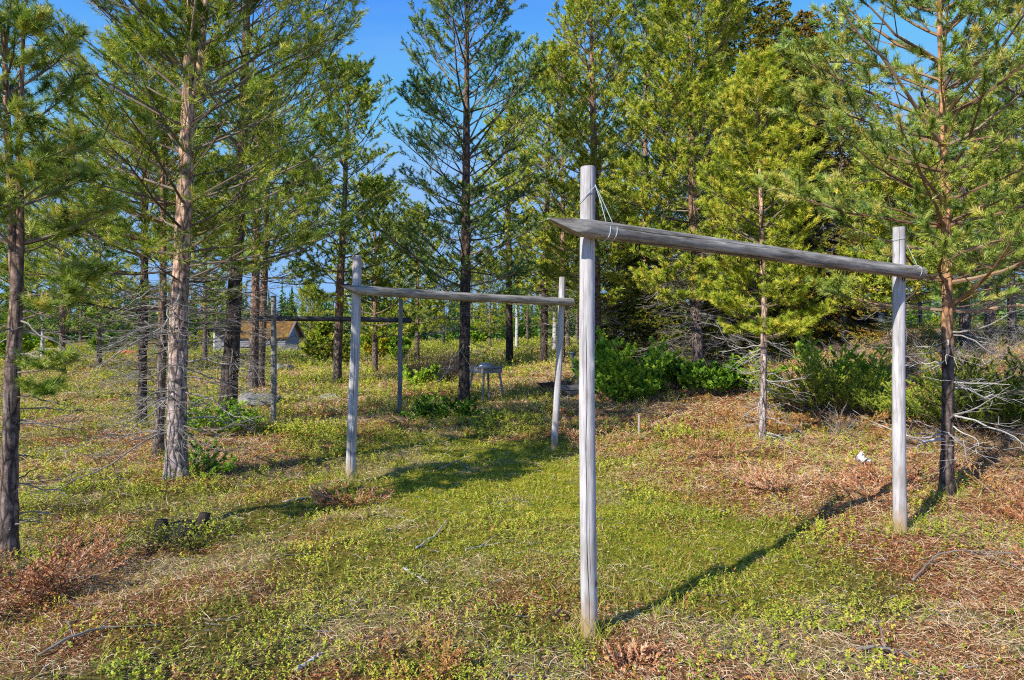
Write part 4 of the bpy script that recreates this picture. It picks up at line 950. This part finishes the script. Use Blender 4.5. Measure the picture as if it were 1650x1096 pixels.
# ---------------------------------------------------------------- little table with metal lid
def table():
    x, Y = (783 - CX) / F * 15, 15.0; z = h1(x, Y)
    root = thing('small_table', 'small rough wooden table on four splayed legs beside the centre pine', 'table', (x, Y, z), radians(38)); root.scale = (1.12, 1.12, 1.08)
    a = Acc(); 
    for i in range(4): a.box((-.18 + i * .12, 0, .735), (.115, .50, .022))
    link('tabletop', a.mesh('tabletop'), M['oldplank'], root)
    a = Acc()
    for s in (-1, 1): a.box((0, s * .215, .672), (.43, .022, .10)); a.box((s * .215, 0, .672), (.022, .452, .098))
    link('apron', a.mesh('apron'), M['oldplank'], root)
    for sx in (-1, 1):
        for sy in (-1, 1):
            a = Acc(); p = np.array([[sx * .18, sy * .18, .68], [sx * .27, sy * .27, -.05]])
            a.segs(p[:1], p[1:], np.array([.03]), np.array([.024]), 4); link('leg', a.mesh('leg'), M['oldplank'], root)
    lid = Acc(); n = 14; k = 20
    t = np.linspace(0, 1, n); prof = np.stack([.155 * np.sqrt(np.clip(1 - t ** 2.6, 0, 1)) + .002, .085 * t], 1)
    th = np.arange(k) / k * 2 * pi
    V = np.stack([np.cos(th)[None] * prof[:, :1] * 1.15, np.sin(th)[None] * prof[:, :1] * .8, prof[:, 1:] + 0 * th[None]], -1).reshape(-1, 3)
    i = np.arange(n - 1)[:, None]; j = np.arange(k)[None]
    q = np.stack([i * k + j, i * k + (j + 1) % k, (i + 1) * k + (j + 1) % k, (i + 1) * k + j], -1).reshape(-1, 4); lid.add(V, q, 4)
    r = thing('metal_tub', 'dull grey upturned metal tub on the small table', 'tub', (x - .0, Y, z + .808), .4)
    link('tub_body', lid.mesh('tub_body', True), M['metal'], r)
    a = Acc(); aa = np.linspace(0, 2 * pi, 40); a.tube(np.stack([np.cos(aa) * .182, np.sin(aa) * .128, 0 * aa + .004], 1), .006, 6, cap=False); link('rim', a.mesh('rim', True), M['metal'], r)
table()
# stick leaning on the table
def stick(label, pts, r, name='fallen_stick', m='deadwood', side=(), rest=True, cat='stick'):
    root_p = np.array([pts[0][0], pts[0][1], h1(pts[0][0], pts[0][1])])
    P = []
    for p in pts:
        z = h1(p[0], p[1]) + (p[2] if len(p) > 2 else .012); P.append([p[0], p[1], z, 0])
    P = smooth_path(np.array(P), 26)[:, :3]; rng = np.random.default_rng(int(abs(pts[0][0] * 1000)) + 3)
    P = P + rng.normal(0, r * .35, P.shape); P = P - root_p
    a = Acc(); a.tube(P, np.linspace(r, r * .45, len(P)), 8)
    for t, az, L in side:
        i = int(t * 25); d = np.array([cos(az), sin(az), .25]); Q = P[i] + d[None] * np.linspace(0, L, 8)[:, None] + rng.normal(0, r * .3, (8, 3)); Q[0] = P[i]
        a.tube(Q, np.linspace(r * .55, r * .2, 8), 6)
    o = link(name, a.mesh(name, True), M[m]); o.location = root_p; tag(o, label, cat); return o
def G(px, py, d=None):
    Y = EYE * F / (py - HY)
    for _ in range(12):
        x = (px - CX) / F * Y; Y = (EYE - h1(x, Y)) * F / (py - HY)
    return ((px - CX) / F * Y, Y)
def gs(*pp): return [(*G(p[0], p[1]), *(p[2:3])) for p in pp]
stick('pale stick lying on the moss left of the nearest post, upper one', gs((672, 885), (700, 866), (721, 846, .04)), .008, m='deadwhite')
stick('short pale stick in the grass below the upper one', gs((650, 918), (668, 930), (688, 942)), .008, m='deadwhite')
stick('forked pale twig on the moss near the nearest post', gs((750, 888), (780, 882), (808, 877)), .006, m='deadwhite', side=[(.4, .8, .2)])
stick('long curved bare branch lying at the lower right', gs((1470, 940, .02), (1510, 912, .08), (1550, 905, .08), (1600, 912, .06), (1650, 930, .03)), .0065, m='deadwood', side=[(.3, -1.9, .45), (.6, -1.2, .3), (.75, -.6, .4)])
stick('crooked branch half buried at the lower left corner', gs((60, 1060), (120, 1040, .05), (165, 1020, .03), (260, 1010)), .007, m='deadwood', side=[(.5, 1.4, .18), (.3, 2.3, .14)])
stick('bent twig in the moss under the middle frame', gs((708, 758), (738, 750, .06), (760, 760)), .010, m='deadwood', side=[(.5, .3, .3)])
stick('dark arched root stub just left of the nearest post', gs((888, 1003), (900, 996, .05), (914, 1004)), .009, m='bark_dark')
stick('stick lying before the thin dead bush at the far left bottom', gs((478, 1085), (500, 1068), (520, 1055)), .012, m='deadwhite')
stick('thin grey branch across the grass at the bottom right', gs((1380, 1052, .02), (1420, 1058, .05), (1465, 1062)), .009, m='deadwood', side=[(.5, 1.2, .2)])
stick('pale bent stick in the grass behind the stump', gs((455, 812, .02), (500, 806, .03), (540, 815)), .007, m='deadwhite')
# hanging dead branch by the dark tree and thin stake
def stake():
    x, Y = G(1029, 700); z = h1(x, Y); o_ = Acc(); o_.box((0, 0, .11), (.022, .016, .30), rotx(.04)); o_.box((0, 0, .265), (.014, .012, .02))
    o = link('wooden_stake', o_.mesh('wooden_stake'), M['plank']); o.location = (x, Y, z); tag(o, 'short thin pale wooden stake stuck in the ground right of the nearest post', 'stake')
stake()

# ---------------------------------------------------------------- rocks, stump, log bench, blue stand, paper
def rock(px, py, Y, size, label, seed, m='rock', name='boulder', flat=.5):
    rng = np.random.default_rng(seed); n, k = 18, 26
    ph = np.linspace(-pi / 2, pi / 2, n)[:, None]; th = (np.arange(k) / k * 2 * pi)[None]
    r = 1 + .16 * np.sin(2 * th + seed) * np.cos(ph) + .12 * np.sin(3 * th + 2 * ph + seed * 2) + .06 * np.sin(7 * th - 5 * ph + seed) * np.cos(ph)
    V = np.stack([np.cos(ph) * np.cos(th) * r * size, np.cos(ph) * np.sin(th) * r * size * .8, np.sin(ph) * r * size * flat + 0 * th], -1).reshape(-1, 3)
    V += rng.normal(0, size * .012, V.shape)
    i = np.arange(n - 1)[:, None]; j = np.arange(k)[None]
    q = np.stack([i * k + j, i * k + (j + 1) % k, (i + 1) * k + (j + 1) % k, (i + 1) * k + j], -1).reshape(-1, 4)
    a = Acc(); a.add(V, q, 4); o = link(name, a.mesh(name, True), M[m]); x = (px - CX) / F * Y
    o.location = (x, Y, h1(x, Y) + size * flat * .15); o.rotation_euler = (0, 0, seed); tag(o, label, 'rock')
rock(455, 590, 26, .42, 'smooth grey boulder in the meadow right of the twin pines', 1)
rock(412, 652, 15, .75, 'low flat boulder with orange lichen behind the furthest frame', 2, flat=.22)
rock(534, 643, 16, .28, 'small pale stone in the grass between the two left frames', 3, flat=.35)
rock(468, 566, 50, .9, 'dark boulder at the right corner of the grey hut', 4, 'rock_dark')
rock(102, 580, 34, .55, 'grey boulder far left beyond the meadow', 5)
rock(882, 644, 15.3, .16, 'bluish stone under the left end of the log bench', 6, 'rock_dark')
rock(928, 644, 15.6, .22, 'grey stone under the right end of the log bench', 7)
rock(913, 648, 14.9, .10, 'little stone in front of the log bench', 8)
def paper():
    x, Y = G(1385, 752); n = 9; rng = np.random.default_rng(4)
    g = np.linspace(-.5, .5, n); X, Yy = np.meshgrid(g, g); Z = .04 * np.sin(X * 9 + 1) * np.cos(Yy * 7) + .05 * X * Yy + rng.normal(0, .008, X.shape) + .05
    V = np.stack([X * .16, Yy * .14 + .04 * X ** 2, Z], -1).reshape(-1, 3)
    i = np.arange(n - 1)[:, None]; j = np.arange(n - 1)[None]; q = np.stack([i * n + j, i * n + j + 1, (i + 1) * n + j + 1, (i + 1) * n + j], -1).reshape(-1, 4)
    keep = ~((q[:, 0] // n > 5) & (q[:, 0] % n < 3)); a = Acc(); a.add(V, q[keep], 4); o = link('crumpled_paper', a.mesh('crumpled_paper', True), M['paper'])
    o.location = (x, Y, h1(x, Y) + .045); o.rotation_euler = (.45, .1, .6); tag(o, 'crumpled white paper scrap lying on the brown litter', 'paper')
paper()
def stump():
    x, Y = G(283, 858); z = h1(x, Y)
    root = thing('tree_stump', 'rotten dark two pronged tree stump in the grass before the pale pine', 'stump', (x, Y, z))
    rng = np.random.default_rng(3)
    def prong(p0, h, r, lean, sd):
        r_ = np.random.default_rng(sd); n, k = 12, 18; t = np.linspace(0, 1, n); P = np.stack([p0[0] + lean[0] * t, p0[1] + lean[1] * t, -.06 + h * t], 1)
        a = Acc(); g = r_.normal(0, .12, (1, k)); jag = r_.normal(0, 1, (n, k)) * .07
        a.tube(P, r * (1.35 - .5 * t), k, .5, True, lambda tt, th: 1 + g + jag); return a
    link('stump_prong', prong((-.13, .02), .15, .05, (.02, 0), 1).mesh('stump_prong', True), M['stump'], root)
    link('stump_prong', prong((.17, .06), .19, .042, (.03, .01), 2).mesh('stump_prong', True), M['stump'], root)
    a = Acc(); n, k = 8, 30; t = np.linspace(0, 1, n); P = np.stack([0 * t + .02, 0 * t, -.08 + .13 * t], 1)
    g = rng.normal(0, .13, (n, k)); a.tube(P, .25 * (1.1 - .55 * t ** 2), k, .5, True, lambda tt, th: 1 + g + .25 * np.cos(2 * th)); link('stump_base', a.mesh('stump_base', True), M['stump'], root)
stump()
def logseat():
    x, Y = (907 - CX) / F * 15.4, 15.4; z = h1(x, Y)
    root = thing('log_bench', 'low seat of thick split planks resting on stones behind the nearest post', 'bench', (x, Y, z), radians(8))
    for i, (c, s, rz, ry) in enumerate([((-.15, .22, .33), (.75, .22, .10), .12, -.04), ((.35, -.02, .27), (.85, .2, .09), -.05, 0), ((.4, .02, .16), (.8, .22, .08), .08, .02)]):
        a = Acc(); L, w_, t_ = s; hx = L / 2
        V = np.array([[-hx, -w_ / 2, t_ / 2], [-hx + .10, -w_ / 2 * .8, -t_ / 2], [hx - .05, -w_ / 2 * .8, -t_ / 2], [hx, -w_ / 2, t_ / 2], [-hx, w_ / 2, t_ / 2], [-hx + .10, w_ / 2 * .8, -t_ / 2], [hx - .05, w_ / 2 * .8, -t_ / 2], [hx, w_ / 2, t_ / 2]])
        V = V @ (rotz(rz) @ roty(ry)).T + np.array(c)
        a.add(V, [[0, 1, 2, 3], [4, 7, 6, 5], [0, 4, 5, 1], [3, 2, 6, 7], [0, 3, 7, 4], [1, 5, 6, 2]], 4)
        link('plank', a.mesh('plank'), M['oldplank' if i else 'bark_dark'], root)
    x2, Y2 = (931 - CX) / F * 15.9, 15.9; z2 = h1(x2, Y2)
    r2 = thing('metal_stand', 'dark blue metal stand with splayed feet behind the log bench', 'stand', (x2, Y2, z2))
    a = Acc(); a.tube(smooth_path(np.array([[-.13, 0, .98, 0], [-.12, 0, .8, 0], [-.02, 0, .5, 0], [.02, 0, .42, 0]]), 12)[:, :3], np.linspace(.03, .05, 12), 10); a.box((-.13, 0, .97), (.11, .06, .05)); link('column', a.mesh('column', True), M['blue'], r2)
    for dx, dy in ((-.25, 0), (.22, .05), (0, -.22), (.05, .22)):
        a = Acc(); a.tube(np.array([[0, 0, .5], [dx * .5, dy * .5, .36], [dx, dy, .0]]), .016, 8); link('foot', a.mesh('foot', True), M['blue'], r2)
logseat()

# ---------------------------------------------------------------- buildings
def prism_roof(a, L, Wd, z0, z1, t, ov=.2):
    """gable roof, ridge along x"""
    for s in (-1, 1):
        y0 = s * (Wd / 2 + ov); dz = (z1 - z0) * ov / (Wd / 2)
        V = np.array([[-L / 2 - ov, y0, z0 - dz], [L / 2 + ov, y0, z0 - dz], [L / 2 + ov, 0, z1], [-L / 2 - ov, 0, z1]])
        V2 = V + np.array([0, 0, t]); f = [[0, 1, 2, 3], [7, 6, 5, 4], [0, 4, 5, 1], [1, 5, 6, 2], [3, 2, 6, 7], [0, 3, 7, 4]]
        if s > 0: f = [g[::-1] for g in f]
        a.add(np.concatenate([V, V2]), f, 4)
def gable_walls(a, L, Wd, h, z1):
    hx, hy = L / 2, Wd / 2
    V = [[-hx, -hy, -.3], [hx, -hy, -.3], [hx, hy, -.3], [-hx, hy, -.3], [-hx, -hy, h], [hx, -hy, h], [hx, hy, h], [-hx, hy, h], [-hx, 0, z1], [hx, 0, z1]]
    a.add(V, [[0, 1, 5, 4], [2, 3, 7, 6], [1, 2, 6, 5], [3, 0, 4, 7]], 4); b = a.n - 10
    a.F[3].append(np.array([[5, 6, 9], [7, 4, 8]]) + b)
def window(parent, c, w, h, rz=0, fr='white', face=-1):
    a = Acc(); R = rotz(rz); t = .06
    for dx, dz, sx, sz in ((0, h / 2, w + t, t), (0, -h / 2, w + t, t), (-w / 2, 0, t, h - t), (w / 2, 0, t, h - t), (0, 0, t * .5, h - t), (0, 0, w - t, t * .45)):
        y = -.035 if (sx, sz) != (w - t, t * .45) else -.032
        a.box(R @ np.array([dx, y, dz]) + np.array(c), (sx, .05, sz), R)
    f = link('window', a.mesh('window'), M[fr], parent)
    a = Acc(); a.box(R @ np.array([0, -.012, 0]) + np.array(c), (w - t, .02, h - t), R); link('pane', a.mesh('pane'), M['glass'], f)
def hut():
    Y = 56.0; x0 = (384 - CX) / F * Y; x1 = (463 - CX) / F * Y; x = (x0 + x1) / 2; L = x1 - x0; z = zpx(567, Y)
    root = thing('log_hut', 'low grey log hut with mossy orange roof at the far left of the meadow', 'hut', (x, Y + 1.5, z), radians(-3))
    hw = (567 - 541) / F * Y; rid = (567 - 519) / F * Y
    a = Acc(); gable_walls(a, L, 3.0, hw, rid)
    for k in range(7): a.box((0, -1.52, .1 + k * hw / 7), (L - .05, .06, hw / 7 * .82))
    link('wall', a.mesh('wall'), M['wall_grey'], root)
    a = Acc(); prism_roof(a, L, 3.0, hw, rid, .12, .3); link('roof', a.mesh('roof'), M['roof_moss'], root)
    a = Acc()
    for s in (-1, 1):
        V = np.array([[L / 2 + .33, s * 1.85, hw - .15], [L / 2 + .33, 0, rid + .16]]); a.segs(V[:1], V[1:], np.array([.07]), np.array([.07]), 4)
    link('bargeboard', a.mesh('bargeboard'), M['roofdark2'], root)
    window(root, (1.0, -1.56, hw * .56), .45, .7, 0, 'wall_brown')
    # open lean-to
    a = Acc(); 
    r2 = thing('lean_to', 'open sided pale lean to shed left of the grey hut', 'shed', (x - L / 2 - 1.6, Y + 1.5, z))
    for px_ in (-1.1, -.5, .9):
        a = Acc(); a.box((px_, -1.2, .8), (.12, .12, 1.9)); link('post', a.mesh('post'), M['white'], r2)
    a = Acc(); a.box((0, .6, .75), (2.6, .1, 1.7)); link('wall', a.mesh('wall'), M['wall_grey'], r2)
    a = Acc(); a.box((0, -.3, 1.75), (3.0, 2.6, .1), rotx(-.12)); link('roof', a.mesh('roof'), M['dark_roof'], r2)
hut()
def cabins():
    Y = 18.0; x = (1352 - CX) / F * Y; z = zpx(532, Y)
    root = thing('dark_cabin', 'nearly black timber cabin half hidden behind the spruces on the bank', 'cabin', (x, Y + 1.6, z), radians(4))
    a = Acc(); gable_walls(a, 2.3, 2.6, 1.1, 1.4)
    for k in range(16): a.box((-1.08 + k * .144, -1.312, .42), (.11, .024, 1.4))
    link('wall', a.mesh('wall'), M['wall_brown'], root); a = Acc(); prism_roof(a, 2.3, 2.6, 1.1, 1.4, .08, .25); link('roof', a.mesh('roof'), M['dark_roof'], root)
    window(root, (-.45, -1.345, .42), .30, .4)
    Y = 30.0; x = (1424 - CX) / F * Y; z = zpx(528, Y)
    r2 = thing('small_shed', 'small low shed with red and white corner post right of the dark cabin', 'shed', (x, Y + 1, z - .1), radians(90))
    a = Acc(); gable_walls(a, 1.6, 1.3, .38, .70); link('wall', a.mesh('wall'), M['white'], r2)
    a = Acc(); prism_roof(a, 1.6, 1.3, .40, .74, .06, .2); link('roof', a.mesh('roof'), M['dark_roof'], r2)
    for i, (yy, mm) in enumerate(((-.60, 'white'), (-.50, 'wall_red'))):
        pass
    a = Acc(); a.box((-.85, .55, .12), (.06, .13, .52)); link('corner_board', a.mesh('corner_board'), M['wall_red'], r2)
    Y = 45.0; x = (1030 - CX) / F * Y; z = h1(x, Y)
    r3 = thing('red_house', 'red house with pale roof glimpsed above the green bush', 'house', (x, Y + 2, zpx(565, Y)), radians(6))
    a = Acc(); gable_walls(a, 2.4, 2.4, 1.0, 1.2); link('wall', a.mesh('wall'), M['wall_red'], r3)
    a = Acc(); prism_roof(a, 2.4, 2.4, 1.02, 1.23, .06, .2); link('roof', a.mesh('roof'), M['light_roof'], r3)
    window(r3, (.2, -1.23, .6), .5, .45)
cabins()
def tiles():
    x, Y = (205 - CX) / F * 40, 40.0; z = h1(x, Y)
    rng = np.random.default_rng(8)
    root = thing('tile_pile', 'heap of orange red roof tiles lying in the far left meadow', 'tile heap', (x, Y, z))
    for i in range(26):
        a = Acc(); R = rotz(rng.random() * 3) @ rotx(rng.normal(0, .3)); a.box((rng.normal(0, .55), rng.normal(0, .3), .08 + .28 * rng.random()), (.42, .26, .03), R); link('tile', a.mesh('tile'), M['red_tile'], root)
    x, Y = (82 - CX) / F * 42, 42.0
    r = thing('plank_stack', 'pale planks stacked in the grass beyond the left edge pine', 'planks', (x, Y, h1(x, Y)), .2)
    for i in range(4): a = Acc(); a.box((i * .03, 0, .08 + i * .07), (1.9 - .2 * i, .5, .05), rotz(.04 * i)); link('plank', a.mesh('plank'), M['plank'], r)
tiles()

# ---------------------------------------------------------------- camera, sun, sky
cam = bpy.data.cameras.new('camera'); co = bpy.data.objects.new('camera', cam); COL.objects.link(co)
co.location = (0, 0, EYE); co.rotation_euler = (radians(90), 0, 0)
cam.sensor_width = 36; cam.lens = 36 * F / 1650; cam.shift_y = -(548 - HY) / 1650; cam.clip_end = 3000; cam.clip_start = .05
scene.camera = co
AZ = radians(45); EL = radians(33)     # light travels toward +x,+y (AZ from +x), sun stands behind the camera to the left
sd = np.array([cos(EL) * cos(AZ), cos(EL) * sin(AZ), -sin(EL)])
from mathutils import Vector
sun = bpy.data.lights.new('sun', 'SUN'); so = bpy.data.objects.new('sun', sun); COL.objects.link(so)
sun.energy = 5.0; sun.angle = radians(.5); sun.color = (1.0, .95, .85)
so.rotation_euler = Vector(sd).to_track_quat('-Z', 'Y').to_euler()
w = bpy.data.worlds.new('World'); scene.world = w; w.use_nodes = True; nt = w.node_tree
bgn = nt.nodes['Background']
sky = nt.nodes.new('ShaderNodeTexSky'); sky.sky_type = 'NISHITA'; sky.sun_disc = False
sky.sun_elevation = EL
svec = -sd; sky.sun_rotation = math.atan2(svec[0], svec[1])
sky.air_density = 1.0; sky.dust_density = .1; sky.ozone_density = 3.0
hs = nt.nodes.new('ShaderNodeHueSaturation'); hs.inputs['Saturation'].default_value = 1.26; hs.inputs['Value'].default_value = 1.7
nt.links.new(sky.outputs[0], hs.inputs['Color']); 
tcw = nt.nodes.new('ShaderNodeTexCoord'); mpw = nt.nodes.new('ShaderNodeMapping'); mpw.inputs['Scale'].default_value = (1.2, 1.2, 5); nt.links.new(tcw.outputs['Generated'], mpw.inputs[0])
cl = ramp(nt, noise(nt, mpw.outputs[0], 1.6, 6, .55, .6), [(.5, (0, 0, 0)), (.78, (.32, .32, .32))])
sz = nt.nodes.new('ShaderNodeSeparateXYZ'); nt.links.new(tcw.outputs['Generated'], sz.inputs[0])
zen = ramp(nt, sz.outputs[2], [(.36, (1, 1, 1)), (.75, (.38, .42, .52))])  # overhead sky darkened above the view to weaken the fill light
skc = mixc(nt, cl, mixc(nt, 1.0, hs.outputs[0], (.86, .98, 1.42), 'MULTIPLY'), (2.6, 3.9, 6.2))
mn = nt.nodes.new('ShaderNodeVectorMath'); mn.operation = 'MINIMUM'; mn.inputs[1].default_value = (1.9, 3.6, 6.4)
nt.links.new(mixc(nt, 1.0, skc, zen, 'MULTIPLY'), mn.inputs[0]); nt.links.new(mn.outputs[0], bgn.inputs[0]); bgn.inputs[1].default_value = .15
scene.view_settings.view_transform = 'Standard'; scene.view_settings.look = 'None'; scene.view_settings.exposure = 0
scene.cycles.use_denoising = False; scene.cycles.filter_width = 1.1
scene.cycles.max_bounces = 9; scene.cycles.diffuse_bounces = 4; scene.cycles.transmission_bounces = 5; scene.cycles.transparent_max_bounces = 4
